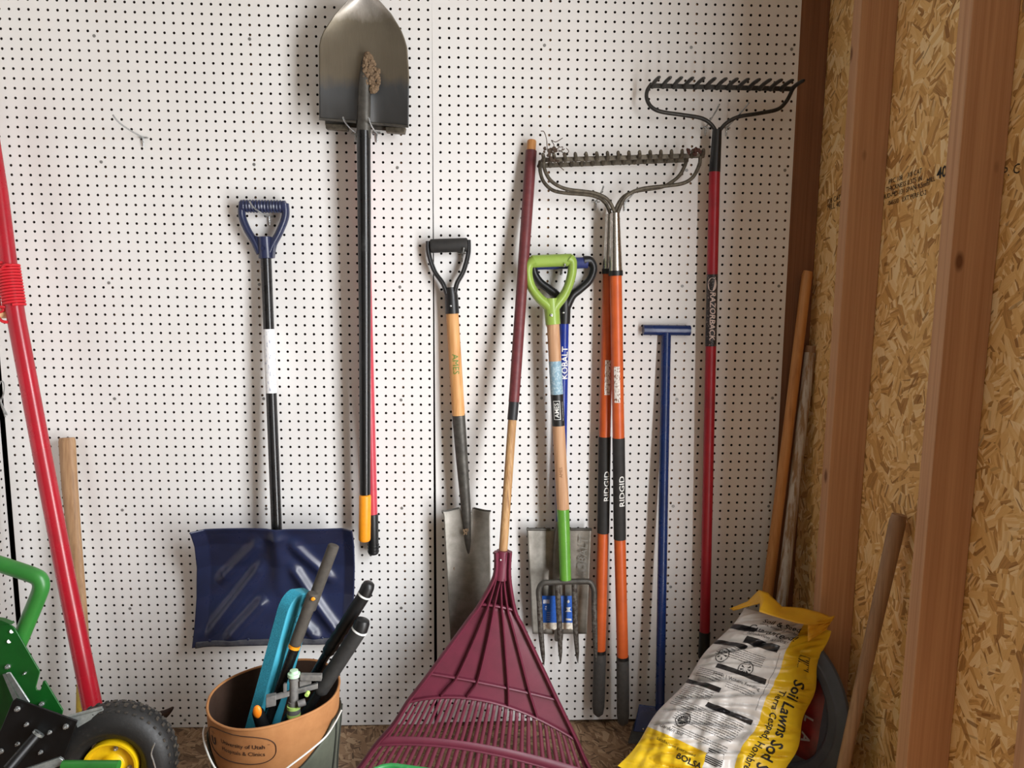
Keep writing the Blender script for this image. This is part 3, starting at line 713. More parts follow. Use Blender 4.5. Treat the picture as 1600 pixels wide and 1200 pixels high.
# ------------------------------------------------------------------ leaf rake
t = thing('leaf_rake', 'maroon plastic leaf rake standing fan down against the pegboard', 'rake', at(745, 1230, 10))
def hd(y): return interp(y, [220, 862], [.9, 7.4])
hp = lambda y: at(interp(y, [220, 236, 627, 655, 862, 900], [831, 830, 803, 800.5, 786, 784]), y, hd(y))
MB().rod(hp(219), hp(242), .5 * IN, 20, .3).build('shaft_tip', 'honey_wood', t)['label'] = 'bare wooden tip'
MB().tube([hp(236), hp(330), hp(430), hp(530), hp(628)], [.62 * IN, .62 * IN, .6 * IN, .6 * IN, .58 * IN], 20).build('sleeve', 'maroon_sleeve', t)
MB().rod(hp(626), hp(656), .55 * IN, 20).build('tape_band', 'tape', t)
MB().tube([hp(654), hp(866)], .47 * IN, 20).build('shaft', 'worn_wood', t)
# fan: left edge, middle, right edge at successive stations down the fan
FT = [0, .28, .4, .56, .6, .8, 1.0]
FL = [(750, 944), (671.5, 1052), (637, 1097), (602, 1152), (587, 1164), (560, 1201), (516, 1258)]
FM = [(777, 947), (771, 1070), (765, 1096), (751, 1163.5), (748, 1173), (738, 1226), (726, 1290)]
FR = [(804, 953), (870, 1093), (901, 1157), (922, 1205), (930, 1225), (953, 1275), (975, 1330)]
FD = [7.9, 8.7, 9.0, 9.5, 9.6, 10.3, 11.0]
def fan(s_, tt, lift=0):
    def pick(L): return Vector((interp(tt, FT, [p[0] for p in L]), interp(tt, FT, [p[1] for p in L]), 0))
    l, m_, r = pick(FL), pick(FM), pick(FR)
    p = l * (2 * (s_ - .5) * (s_ - 1)) + m_ * (4 * s_ * (1 - s_)) + r * (2 * s_ * (s_ - .5))
    return at(p.x, p.y, interp(tt, FT, FD) + lift + .35 * math.sin(math.pi * s_))
# keep the fan's low end above the floor: tines bend in to the ground
def fanz(s_, tt, lift=0):
    q = fan(s_, tt, lift)
    if q.z < .004: q.z = .004
    return q
MB().sheet(lambda u, v: fan(u, v * .4), 40, 20).build('fan_panel', 'maroon', t, smooth=60, solid=.1)
rib_s0 = (.0, .24, .41, .62, .79, 1.0); rib_s1 = (.0, .2, .36, .61, .78, 1.0)
MB().sheet(lambda u, v: lerp(at(lerp(775, 795, u), 898, 7.4), fan(u, 0, -.35), v), 12, 10).build('neck_web', 'maroon', t, smooth=60, solid=.08)
neck_top = [(775, 862), (777.5, 863), (782, 905), (787, 905), (791, 863), (797, 862)]
neck_mid = [(773, 900), (775.5, 900), (779, 916), (783, 916), (787, 900), (795.5, 900)]
for i in range(6):
    P = [at(*neck_top[i], 7.9), at(*neck_mid[i], 8.0)] + [fan(lerp(rib_s0[i], rib_s1[i], k / 8), .4 * k / 8 * (1 if i in (0, 5) else .97), .3) for k in range(9)]
    if i in (0, 5): P += [fanz(rib_s1[i], k, .25) for k in (.5, .6, .8, .95)]
    P = cr(P, 4)
    MB().tube(P, (.24 if i in (0, 5) else .15) * IN, 8, asp=1.9 if i in (0, 5) else 2.3).build('rib', 'maroon', t)
MB().rod(at(786.5, 860, 7.5), at(783, 905, 7.7), .72 * IN, 20).build('socket', 'maroon', t)
MB().blob(at(782.4, 875, 8.3), .09 * IN, 6, 0, 1).build('rivet', 'white', t)
for tt, s0_, s1_ in ((0, 0, 1), (.28, 0, 1), (.4, 0, 1)):
    MB().tube([fan(k / 24, tt, .22) for k in range(25)], .16 * IN, 8, asp=1.6).build('crossbar', 'maroon', t)
MB().sheet(lambda u, v: fanz(u, lerp(.555, .605, v)), 48, 2).build('crossbar', 'maroon', t, smooth=30, solid=.14)
MB().tube([fanz(k / 40, .605, .12) for k in range(41)], .12 * IN, 8).build('crossbar', 'maroon', t)
MB().blob(at(770, 1047, 8.75), .28 * IN, 8, 0, 1, (1, .6, 1)).build('boss', 'maroon', t)
NTI = 31
for i in range(NTI):
    s_ = (i + .5) / NTI; hw = .3 / NTI
    mb = MB(); mb.sheet(lambda u, v: fanz(s_ + (2 * u - 1) * hw, lerp(.395, 1.0, v)), 2, 18)
    mb.build('tine', 'maroon', t, smooth=60, solid=.13)

# ------------------------------------------------------------------ bow rakes
def rake_head(t, bar0, bar1, d, left, right, nt, tl, mat, r=.2, slant=0, ends=True, curl=-.12):
    b0_, b1_ = at(*bar0, d), at(*bar1, d)
    MB().tube([b0_, b1_], .34 * IN, 4, asp=.5, up=(0, -1, 0), rot=math.pi / 4).build('tooth_bar', mat, t, bevel=.05)
    for k, arm in enumerate((left, right)):
        P = cr([at(*p, d + (p2 if False else 0)) for p in arm for p2 in (0,)], 6)
        n = len(P); P = [q + V(0, .25 * math.sin(math.pi * i / (n - 1)), 0) for i, q in enumerate(P)]
        MB().tube(P, r * IN, 12).build('bow_arm', mat, t)
    for i in range(nt):
        p = lerp(b0_, b1_, i / (nt - 1))
        P = cr([p + V(0, 0, -.05), p + V(0, tl * .4, .1), p + V(slant, tl * .8, .1 - curl * .5), p + V(slant * 1.5, tl, -curl)], 4)
        MB().tube(P, [x * IN for x in np.interp(range(13), [0, 3, 9, 12], [.3, .22, .19, .12])], 10).build('tooth', mat, t)
def orange_rake(label, pts, d, head, letter_side, labely):
    """pts: x positions of the shaft at the heights of its sections"""
    (fy0, fy1, oy, by0, by1, gy, ey), xs = pts
    X = lambda y: interp(y, *xs); D = lambda y: interp(y, [330, 1130], d); p = lambda y: at(X(y), y, D(y))
    t = thing('bow_rake', label, 'rake', p(ey), 'orange-handled bow rakes' if False else None)
    rake_head(t, *head)
    MB().tube([p(fy0), p(fy1)], [.5 * IN, .72 * IN], 24).build('ferrule', 'chrome', t)['label'] = 'polished steel ferrule'
    MB().rod(p(fy1), p(fy1 + 8), .78 * IN, 22).build('collar', 'black_plastic', t)
    MB().tube([p(lerp(fy1 + 7, ey - 40, k / 16)) for k in range(17)], .66 * IN, 24).build('shaft', 'orange', t)
    MB().tube([p(lerp(by0, by1, k / 6)) for k in range(7)], .7 * IN, 24).build('mid_sleeve', 'dark_rubber', t)['label'] = 'black sleeve with white lettering'
    textmb('RIDGID', .86 * IN, on_tube(p(by0), p(by1), .71 * IN, (765 - by0) / (by1 - by0) if letter_side else .5, True, .5), bold=.012, sx=1.25).build('lettering', 'white', t, smooth=0)
    MB().rod(p(gy - 5), p(gy), .72 * IN, 22).build('ring', 'black_plastic', t)
    MB().tube([p(gy), p(gy + 12), p(ey - 15), p(ey - 5), p(ey)], [.73 * IN, .73 * IN, .73 * IN, .6 * IN, .2 * IN], 22).build('end_grip', 'rubber_grip', t)
    y0, y1, dx = labely
    lf = on_tube(p(y0), p(y1), .668 * IN, .5, True, dx); L = (p(y0) - p(y1)).length / 2
    MB().sheet(lambda u, v: lf((2 * u - 1) * L, (2 * v - 1) * .33 * IN), 8, 6).build('label_strip', 'peeling_label', t, smooth=60)['label'] = 'torn white label'
    return t
tA = orange_rake('orange-handled bow rake in front, nearest the blue scraper', ((333, 423, 430, 684, 842, 1030, 1133), ([333, 423, 684, 842, 1030, 1133], [961, 962, 966.5, 968.5, 973, 973.5])), [3.2, 3.6],
    ((849, 250), (1097, 243), 3.2, [(850, 247), (850, 262), (858, 280), (872, 291), (890, 297), (928, 302), (950, 313), (962, 336)], [(1094, 245), (1092, 258), (1082, 277), (1066, 287), (1040, 291), (1000, 296), (976, 309), (964, 336)], 16, .9, 'rake_steel', .2, -.1, True, -.5), True, (572, 628, -.1))
tB = orange_rake('orange-handled bow rake tucked behind its twin, nearest the fork', ((335, 420, 428, 682, 832, 1020, 1119), ([335, 420, 682, 832, 1020, 1119], [953.5, 951.5, 945, 942.5, 937.5, 934.5])), [1.7, 1.8],
    ((843, 259), (1072, 250), 1.7, [(844, 255), (844, 268), (849, 284), (862, 297), (882, 302), (925, 306), (945, 317), (955, 338)], [(1073, 247), (1070, 258), (1062, 273), (1050, 284), (1032, 293), (990, 300), (970, 312), (957, 338)], 15, .7, 'rake_steel', .2, 0, True, -.4), False, (562, 616, .25))
mb = MB()
for i in range(16): mb.blob(at(850 + rnd() * 24, 230 + rnd() * 22, 3.7 + rnd() * .7), (.1 + .16 * rnd()) * IN, 5, .7, 300)
for k in range(7):
    a = at(852 + rnd() * 22, 232 + rnd() * 14, 4.2); P = [a]
    for j in range(4): P.append(P[-1] + V(rnd() * 1.2 - .45, rnd() * .5 - .25, rnd() * .8 - .35))
    mb.tube(cr(P, 4), .045 * IN, 6)
mb.tube(cr(A((845, 205, 5), (850, 206, 5), (854, 218, 5), (856, 236, 5.2), (866, 252, 5.2), (881, 266, 5.2)), 5), .045 * IN, 6)
mb.build('root_clump', 'root', tA, smooth=70)['label'] = 'dry roots caught in the teeth'
mb = MB()
for i in range(14): mb.blob(at(1074 + rnd() * 20, 232 + rnd() * 9, 3.9 + rnd() * .5), (.1 + .14 * rnd()) * IN, 5, .7, 300)
mb.build('root_clump', plain('red_brown_debris', (82, 48, 38), .9, rgb2=(54, 34, 30), scale=200), tA, smooth=70)['label'] = 'red-brown debris in the end teeth'

t = thing('bow_rake', 'red-handled bow rake hung high, beside the corner stud', 'rake', at(1099, 1028, 2.0))
rake_head(t, (1019, 134), (1237, 139), 2.3, [(1018, 131), (1011, 142), (1010, 155), (1017, 168), (1032, 175.5), (1062, 180), (1094, 185), (1110, 194), (1120, 208)],
          [(1239, 136), (1234, 148), (1226, 161), (1213, 172), (1185, 178), (1152, 183.5), (1133, 194), (1122, 208)], 14, 2.6, 'black_steel', .21, .12, True, -.15)
MB().tube(A((1120.5, 203, 2.3), (1116.5, 269, 2.3)), [.5 * IN, .62 * IN], 20).build('ferrule', 'black_plastic', t)
r0, r1 = at(1116.5, 267, 2.3), at(1101, 990, 2.0); zr = lambda y: (y - 267) / 723
MB().rod(r0, r1, .6 * IN, 22).build('shaft', 'dull_red', t)
lab = MB().rod(lerp(r0, r1, zr(418)), lerp(r0, r1, zr(526)), .61 * IN, 24).build('label_sleeve', 'rake_label', t); lab['label'] = 'black label with pale lettering'
textmb('RAZORBACK', .86 * IN, on_tube(r0, r1, .614 * IN, zr(480), False, .15), bold=.02, shear=.15, sx=1.05).build('lettering', 'pale_print', lab, smooth=0)
ell = on_tube(r0, r1, .613 * IN, zr(433), False, 0)
pm = MB(); pm.v = [ell(math.cos(a) * .75 * IN, math.sin(a) * .5 * IN) for a in np.linspace(0, 6.283, 25)[:-1]]; pm.f = [tuple(range(24))]
pm.build('emblem', 'pale_print', lab, smooth=0)
MB().rod(at(1101.3, 985, 2.0), at(1099.3, 1029, 2.0), .66 * IN, 22, .4).build('end_grip', 'black_plastic', t)

# ------------------------------------------------------------------ blue scraper
t = thing('floor_scraper', 'dark blue steel floor scraper with T-handle leaning on the pegboard', 'scraper', at(990, 1160, 4.4))
MB().rod(at(1005, 515.5, .75), at(1078, 516.5, .75), .6 * IN, 24).build('handle', 'deep_blue', t)
MB().tube(A((1041, 518, .78), (1031, 1108, 4.1)), .54 * IN, 22).build('shaft', 'deep_blue', t)
MB().plate(A((999, 1102, 3.9), (1030, 1106, 4.1), (1066, 1112, 4.3), (1066, 1150, 4.8), (990, 1143, 4.5)), V(0, -.25, 0)).build('blade_holder', 'deep_blue', t, bevel=.06)
MB().plate(A((991, 1128, 4.1), (1066, 1135, 4.4), (1060, 1166, 5.0), (981, 1161.5, 4.6)), V(0, -.12, 0)).build('blade', 'black_steel', t, bevel=.02)
for x, y in ((1005, 1139), (1040, 1142)): MB().blob(at(x, y, 4.6), .16 * IN, 8, 0, 1).build('bolt', 'zinc', t)

# ------------------------------------------------------------------ wooden handles in the right corner
t = thing('tool_handle', 'smooth honey wooden tool handle, tallest pole in the right corner', 'handle', at(1170, 1148, 3.4))
MB().tube(A((1262.5, 424, .6), (1261, 430, .62), (1232, 668, 1.6), (1199, 930, 2.8), (1171, 1146, 3.6)), [.5 * IN, .58 * IN, .6 * IN, .62 * IN, .62 * IN], 20).build('shaft', 'honey_wood', t)
t = thing('tool_handle', 'paint-splashed wooden pole beside the taller honey handle in the corner', 'handle', at(1195, 1160, 5))
MB().tube(A((1266, 551, 1.0), (1244, 740, 2.2), (1222, 935, 3.6), (1197, 1150, 5.0)), [.62 * IN, .62 * IN, .64 * IN, .66 * IN], 20).build('shaft', 'white_wood', t)
MB().rod(at(1267, 540, .95), at(1266, 552, 1.0), .6 * IN, 20, .3).build('shaft_tip', 'grey_wood', t)['label'] = 'bare end of the pole'
pa = atx(1405, 804, 87.2); pb = atx(1318, 1195, 84.0)
pb2 = lerp(pa, pb, pa.z / (pa.z - pb.z) * .998)
t = thing('tool_handle', 'weathered grey wooden handle leaning in the bay between the wall studs', 'handle', pb2)
MB().tube([pa, lerp(pa, pb2, .02), lerp(pa, pb2, .3), lerp(pa, pb2, .6), pb2], [.62 * IN, .72 * IN, .64 * IN, .58 * IN, .52 * IN], 20, asp=.85).build('shaft', 'grey_wood', t)

# ------------------------------------------------------------------ tub and red sack behind the bag
nrm = Vector((-.87, -.47, .15)).normalized(); tc_ = at(1214, 1092, 12)
RT = 8.3 * IN
t = thing('rubber_tub', 'large round charcoal rubber tub tipped on its side behind the soil bag', 'tub', base_of(tc_, .0))
upv = Vector((0, 0, 1)); upv = (upv - nrm * upv.dot(nrm)).normalized()
prof = [(-.034, .02), (-.034, RT * .8), (-.02, RT * .93), (-.004, RT * .97), (0, RT * .96), (.002, RT * .76), (-.01, RT * .73), (-.026, RT * .68), (-.026, .02)]
tb = MB().lathe(tc_, nrm, prof, 64, up=upv); tb.build('tub_body', 'tub_dark', t, smooth=50)
MB().lathe(tc_, nrm, [(.0, RT * .725), (.006, RT * .73), (.012, RT * .76), (.0125, RT * .85), (.010, RT * .86), (.0085, RT * .88), (.008, RT * .95), (.004, RT * .99), (-.004, RT * .995), (-.004, RT * .95)], 72, up=upv).build('rim', 'tub_black', t, smooth=35)
wv = nrm.cross(upv)
sd = tc_ - nrm * .004 + nrm.cross(upv) * (.04 if nrm.cross(upv).x > 0 else -.04)
t = thing('sack', 'dark red plastic sack with grey lettering standing inside the charcoal tub', 'sack', base_of(sd, sd.z - .15))
def redsack(side):
    def fn(u, v):
        a, b = 2 * u - 1, 2 * v - 1
        k = (1 - abs(a) ** 3) * (1 - abs(b) ** 4)
        return sd + wv * (a * .1 * -1) + upv * (b * .115) + nrm * (side * .022 * k + .004 * noise.noise(Vector((a * 3, b * 3, side))) * k)
    return fn
mb = MB(); mb.sheet(redsack(1), 24, 30); mb.sheet(redsack(-1), 24, 30, True)
mb.build('film', 'red_sack', t, smooth=70)
sdir = -1 if wv.x > 0 else 1
wr = wv if wv.x > 0 else -wv
textmb('MULCH', .052, on_plane(sd + wr * .082 + upv * -.02 + nrm * .022, -upv, wr, .002)).build('lettering', 'tubgrey_print', t, smooth=0) if False else None
textmb('L', .034, on_plane(sd + wr * .07 + upv * .005 + nrm * .02, -upv, wr, .003), bold=.03).build('lettering', 'tubgrey_print', t, smooth=0)
textmb('A', .034, on_plane(sd + wr * .068 + upv * -.045 + nrm * .018, -upv, wr, .003), bold=.03).build('lettering', 'tubgrey_print', t, smooth=0)

# ------------------------------------------------------------------ soil bag
t = thing('soil_bag', 'full yellow and white bag of garden soil slumped in the right corner', 'bag', V(78, 14, 0))
BTL, BTR, BBL, BBR = at(1163, 950, 10), at(1296, 985, 14.5), at(966, 1197, 15), at(1188, 1310, 21)
bn = (BTR - BTL).cross(BBL - BTL); bn = -bn if bn.dot(CAMV - BTL) < 0 else bn; bn = bn.normalized()
be = (BTR - BTL).normalized(); bv = (BBL - BTL).normalized()
def bag(u, v, off=0, side=1):
    L = lerp(BTL, BBL, v); Rr = lerp(BTR, BBR, v)
    L = L + be * (.9 * IN * math.sin(v * 3.14)) * -.2 + be * .22 * IN * math.sin(v * 16); Rr = Rr + be * (.45 * IN * math.sin(math.pi * v) ** 2 + .2 * IN * math.sin(v * 23 + 1))
    p = lerp(L, Rr, u)
    a, b = 2 * u - 1, 2 * v - 1
    k = max(0, 1 - abs(a) ** 3.2) ** .75 * max(0, 1 - abs(b) ** 3.5) ** .75
    w = 0
    if side > 0:
        q = Vector((u * 1.3, v * 2.0, 0))
        fold = noise.noise(Vector(((u * 1.0 + v * 3.4) * 2.6, (u * .9 - v * .5) * 1.1, 1.7)))
        fold2 = noise.noise(Vector(((u * .5 + v * 2.2) * 7.0, (u - v * .4) * 1.7, 5.3)))
        fold3 = noise.noise(Vector(((u * 2.6 - v * .7) * 5.5, (u * .4 + v) * 1.6, 9.1)))
        w = (-1.9 * (1 - min(1, abs(fold) * 5)) ** 1.5 * .5 - 1.2 * abs(fold) - 1.2 * (1 - min(1, abs(fold2) * 4)) ** 1.5 * .35 - .5 * abs(fold2) + .5 * fold3 * max(0, v - .35) * 2 + .05 * noise.noise(Vector((u * 30, v * 40, 0)))) * IN
        w *= min(1, k * 2)
    return p + bn * (side * (3.3 if side > 0 else 1.4) * IN * k + w + off)
NU, NV = 150, 220
mb = MB(); mb.sheet(lambda u, v: bag(u, v), NU, NV)
def uvbag(o, nu, nv, fn=None):
    uvl = o.data.uv_layers.new(name='bag')
    return uvl
# shader: printed film, laid out in the sheet's own uv
tb_ = NT('printed_soil_bag_film')
uvn = tb_.n('ShaderNodeUVMap'); uvn.uv_map = 'bag'
sp = tb_.n('ShaderNodeSeparateXYZ'); tb_.l(uvn.outputs[0], sp.inputs[0]); U, Vv = sp.outputs['X'], sp.outputs['Y']
def inside(x, lo, hi):
    return tb_.math('MULTIPLY', tb_.math('GREATER_THAN', x, lo), tb_.math('LESS_THAN', x, hi))
mult = lambda a, b: tb_.math('MULTIPLY', a, b)
yel = lin((222, 184, 36)); wht = lin((206, 202, 198)); ink = lin((30, 28, 30))
sideband = tb_.math('GREATER_THAN', U, .7); lowband = tb_.math('GREATER_THAN', Vv, .765)
isyel = tb_.math('MAXIMUM', sideband, mult(lowband, tb_.math('LESS_THAN', U, .5)))
isyel = tb_.math('MAXIMUM', isyel, mult(tb_.math('GREATER_THAN', Vv, .86), 1.0))
c = tb_.mix(isyel, wht, yel)
bars = None
for lo, hi, u0, u1 in ((.105, .135, .0, .3), (.165, .205, .28, .63), (.215, .24, 0, .35), (.345, .37, .2, .64), (.46, .485, .0, .34), (.545, .57, .3, .66)):
    q = mult(inside(Vv, lo, hi), inside(U, u0, u1)); bars = q if bars is None else tb_.math('MAXIMUM', bars, q)
c = tb_.mix(bars, c, ink)
# lines of small print in the white panel
ln = tb_.math('FRACT', mult(Vv, 95)); line = tb_.math('LESS_THAN', ln, .42)
cv = tb_.n('ShaderNodeCombineXYZ'); tb_.l(mult(U, 130), cv.inputs['X']); tb_.l(tb_.math('FLOOR', mult(Vv, 95)), cv.inputs['Y'])
wn = tb_.n('ShaderNodeTexNoise'); wn.inputs['Scale'].default_value = 1; tb_.l(cv.outputs[0], wn.inputs['Vector'])
word = tb_.math('GREATER_THAN', wn.outputs['Fac'], .43)
blk = None
for lo, hi, u0, u1 in ((.235, .3, .12, .55), (.385, .44, .06, .3), (.415, .45, .36, .6), (.49, .54, .05, .3), (.58, .68, .16, .62), (.5, .62, .04, .16), (.7, .73, .2, .62)):
    q = mult(inside(Vv, lo, hi), inside(U, u0, u1)); blk = q if blk is None else tb_.math('MAXIMUM', blk, q)
pr = mult(mult(line, word), blk)
c = tb_.mix(mult(pr, .8), c, ink)
bx = mult(inside(U, .655, .66), inside(Vv, .2, .5)); c = tb_.mix(mult(bx, .7), c, ink)
M['bagfilm'] = tb_.fin(c, .3, 0, .5)
def build_uv(mb, name, mat, par, nu, nv, uvf=lambda u, v: (u, v), **kw):
    me = bpy.data.meshes.new(name); off = origin_of(par)
    me.from_pydata([tuple(p - off) for p in mb.v], [], mb.f); me.materials.append(M[mat])
    l = me.uv_layers.new(name='bag')
    vi = np.empty(len(me.loops), dtype=np.int32); me.loops.foreach_get('vertex_index', vi)
    uv = np.zeros((len(vi), 2)); per = (nu + 1) * (nv + 1)
    k = vi % per; uv[:, 0] = (k % (nu + 1)) / nu; uv[:, 1] = (k // (nu + 1)) / nv
    l.data.foreach_set('uv', uv.ravel())
    me.shade_smooth()
    o = bpy.data.objects.new(name, me); COL.objects.link(o); o.parent = par
    return o
mb.sheet(lambda u, v: bag(u, v, 0, -1), NU, NV, True)
film = build_uv(mb, 'film', 'bagfilm', t, NU, NV)
def bagtext(txt, u, v, size, rot=0, mat='ink', **kw):
    W = (BTR - BTL).length; H = (BBL - BTL).length
    W = lerp(lerp(BTL, BBL, v), lerp(BTR, BBR, v), 0) - lerp(lerp(BTL, BBL, v), lerp(BTR, BBR, v), 1); W = W.length
    cs, sn = math.cos(rot), math.sin(rot)
    def fn(a, b):
        x, y = a * cs - b * sn, a * sn + b * cs
        return bag(u + x / W, v - y / H, .0011)
    textmb(txt, size * IN, fn, sub=2, **kw).build('lettering', mat, t, smooth=0)
bagtext('Soil & Seed', .5, .05, .8, bold=.015)
bagtext('tierra, sombra y siembra', .5, .074, .38)
bagtext('Guaranteed!', .46, .108, .95, shear=.3, bold=.008)
bagtext('Satisfaccion al 100%!', .46, .142, .48, shear=.3)
bagtext('Soil Lawns Sod Seed', .87, .56, 1.35, -math.pi / 2, bold=.02)
bagtext('Tierra Cesped, Hombre', .785, .56, .85, -math.pi / 2, bold=.015)
bagtext('Sweet | Wildlife Feeding', .42, .4, .45)
bagtext('Garden Soil', .2, .735, .5, shear=.3)
bagtext('Satisfaction guaranteed', .28, .80, .42)
bagtext('BOLSA', .4, .835, .8, bold=.03)
def emblem(u, v, r, spokes):
    mb = MB(); W = 14 * IN; H = 21 * IN
    def P(a, rr): return bag(u + math.cos(a) * rr * IN / W, v + math.sin(a) * rr * IN / H, .0011)
    for k in range(32):
        a0, a1 = k / 32 * 6.2832, (k + 1) / 32 * 6.2832; b = len(mb.v)
        mb.v += [P(a0, r), P(a1, r), P(a1, r * .9), P(a0, r * .9)]; mb.f.append((b, b + 1, b + 2, b + 3))
    for k in range(spokes):
        a = k / spokes * 6.2832; b = len(mb.v)
        mb.v += [P(a - .12, r * .25), P(a - .16, r * .68), P(a + .16, r * .72), P(a + .12, r * .25)]; mb.f.append((b, b + 1, b + 2, b + 3))
    mb.build('emblem', 'ink', t, smooth=0)
emblem(.44, .33, .85, 9); emblem(.2, .3, .8, 5); emblem(.24, .67, .75, 12)
def stripes(u, v, n, w, h):
    mb = MB()
    for k in range(n):
        y0 = v + h * k / n; b = len(mb.v)
        mb.v += [bag(u, y0, .001), bag(u + w, y0, .001), bag(u + w, y0 + h * .55 / n, .001), bag(u, y0 + h * .55 / n, .001)]; mb.f.append((b, b + 1, b + 2, b + 3))
    mb.build('printed_panel', 'ink', t, smooth=0)
stripes(.83, .165, 8, .1, .07); stripes(.5, .74, 8, .12, .07)
# folded yellow top of the bag: a crumpled strip with an end ear
def flap(u, v):
    K = [(1140, 951, 9.5), (1168, 940, 10.5), (1186, 922, 11.5), (1200, 927, 12), (1222, 948, 12.6), (1252, 950, 13.6), (1280, 957, 14.4), (1303, 966, 14.8)]
    K2 = [(1146, 954, 9.8), (1172, 947, 11.5), (1188, 943, 12.8), (1186, 956, 14.2), (1216, 965, 15), (1245, 974, 15.6), (1272, 977, 16), (1296, 972, 15.4)]
    x = u * 7; i = min(6, int(x)); f = x - i
    a = lerp(Vector(K[i]), Vector(K[i + 1]), f); b = lerp(Vector(K2[i]), Vector(K2[i + 1]), f)
    p = lerp(a, b, v)
    return at(p.x, p.y, p.z + .25 * noise.noise(Vector((u * 6, v * 2, 0))))
M['bag_yellow'] = plain('yellow_bag_film', (222, 174, 40), .38, rgb2=(210, 152, 34), scale=12)
MB().sheet(flap, 42, 8).build('folded_top', 'bag_yellow', t, smooth=35, solid=.04)
def ear(u, v):
    p = lerp(lerp(Vector((1262, 974, 15.6)), Vector((1305, 962, 15)), u), lerp(Vector((1262, 1003, 16.2)), Vector((1290, 985, 15.4)), u), v)
    return at(p.x, p.y, p.z + .3 * noise.noise(Vector((u * 3, v * 5, 4))))
MB().sheet(ear, 12, 12).build('corner_ear', 'bag_yellow', t, smooth=35, solid=.04)

# ------------------------------------------------------------------ bucket and what stands in it
BC = V(29.9, 15, 0); BH = 13.4
def brad(z): return interp(z, [0, BH], [5.1, 6.15])
def bucket(th_, z, off=0):                       # th_ = 0 faces the camera side; grows to the right
    r = brad(z) + off + (.12 * noise.noise(Vector((math.sin(th_) * 2, math.cos(th_) * 2, z * .25))))
    return BC + V(r * math.sin(th_), r * math.cos(th_), z)
def rimz(th_): return BH + .28 * math.sin(th_) + .08 * math.cos(th_) + .12 * math.sin(3 * th_)
t = thing('bucket', 'tan canvas covered bucket of garden tools with wire handle on the floor', 'bucket', BC)
def wallf(off, z0f, z1f): return lambda u, v: bucket(u * 2 * math.pi, lerp(z0f(u * 2 * math.pi), z1f(u * 2 * math.pi), v), off)
MB().sheet(wallf(.1, lambda a: .3, rimz), 96, 30).build('canvas_cover', 'canvas', t, smooth=70)
MB().tube([bucket(k / 72 * 2 * math.pi, rimz(k / 72 * 2 * math.pi), .02) for k in range(72)], .13 * IN, 10, closed=True).build('rolled_rim', 'canvas', t)
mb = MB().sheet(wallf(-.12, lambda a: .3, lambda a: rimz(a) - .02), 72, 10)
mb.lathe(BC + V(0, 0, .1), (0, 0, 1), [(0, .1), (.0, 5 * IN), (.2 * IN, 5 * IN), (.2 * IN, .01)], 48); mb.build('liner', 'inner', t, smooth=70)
def pz(a):
    a = (a + math.pi) % (2 * math.pi) - math.pi
    return interp(a, [-3.15, -1.7, -1.25, -.6, .1, .7, 1.1, 1.25, 1.7, 3.15], [9.9, 9.9, 10.2, 7.8, 7.0, 9.0, 10.8, 11.6, 11.4, 9.9])
MB().sheet(wallf(.3, lambda a: .15, pz), 120, 16).build('pocket_panel', 'pocket', t, smooth=70, solid=.1)
MB().tube([bucket(k / 120 * 2 * math.pi, pz(k / 120 * 2 * math.pi), .3) for k in range(120)], .05 * IN, 6, closed=True).build('pocket_binding', plain('dark_binding', (44, 44, 38), .8), t)
for a in (1.35, 1.75):
    MB().tube([bucket(a, lerp(.3, pz(a), k / 6), .38) for k in range(7)], .09 * IN, 8).build('strap', plain('dark_strap', (52, 54, 46), .8), t)
WP = A((320.5, 1134, 15.5), (317.5, 1146, 17), (322, 1170, 19.5), (338, 1203, 21.5), (370, 1235, 22.8), (410, 1232, 22.9), (446, 1202, 22.5), (480, 1176, 21.6), (508, 1152, 20.2), (523, 1130, 17.5), (533.5, 1110, 15.2))
MB().tube(cr(WP, 6), .085 * IN, 10).build('handle_wire', plain('white_coated_wire', (222, 222, 216), .4), t)['label'] = 'white wire bail handle'
# print on the front
lth = -.33; lz = 11.35
def bfn(tilt=0.0):
    def fn(a, b):
        r = 6.0 * IN; return bucket(lth + (a) / r, lz + (b + a * tilt) / IN, .135)
    return fn
textmb('University of Utah', .56 * IN, lambda a, b: bfn(.0)(a + .65 * IN, b + .34 * IN), bold=.012, sub=1, sx=1.06).build('lettering', 'brown_ink', t, smooth=0)
textmb('Hospitals & Clinics', .56 * IN, lambda a, b: bfn(.0)(a + .65 * IN, b - .4 * IN), bold=.006, sub=1, sx=1.02).build('lettering', 'brown_ink', t, smooth=0)
textmb('TM', .16 * IN, lambda a, b: bfn()(a + 3.15 * IN, b + .55 * IN)).build('lettering', 'brown_ink', t, smooth=0)
textmb('U', 1.05 * IN, lambda a, b: bfn()(a - 2.75 * IN, b - .15 * IN), bold=.06, sub=1).build('emblem', 'brown_ink', t, smooth=0)
lm = MB()
for k in range(5):
    a = (k - 2) * .4; b_ = len(lm.v); f = bfn()
    lm.v += [f(-2.75 * IN + math.sin(a - .12) * .25 * IN, .5 * IN + math.cos(a) * .2 * IN), f(-2.75 * IN + math.sin(a) * .62 * IN, .45 * IN + math.cos(a) * .55 * IN), f(-2.75 * IN + math.sin(a + .12) * .25 * IN, .5 * IN + math.cos(a) * .2 * IN)]
    lm.f.append((b_, b_ + 1, b_ + 2))
lm.build('emblem', 'brown_ink', t, smooth=0)
f = bfn(); pts = []
for k in range(96):
    a = k / 96 * 2 * math.pi; ca, sa = math.cos(a), math.sin(a)
    pts.append(f(math.copysign(abs(ca) ** .55, ca) * 3.75 * IN, math.copysign(abs(sa) ** .8, sa) * 1.45 * IN))
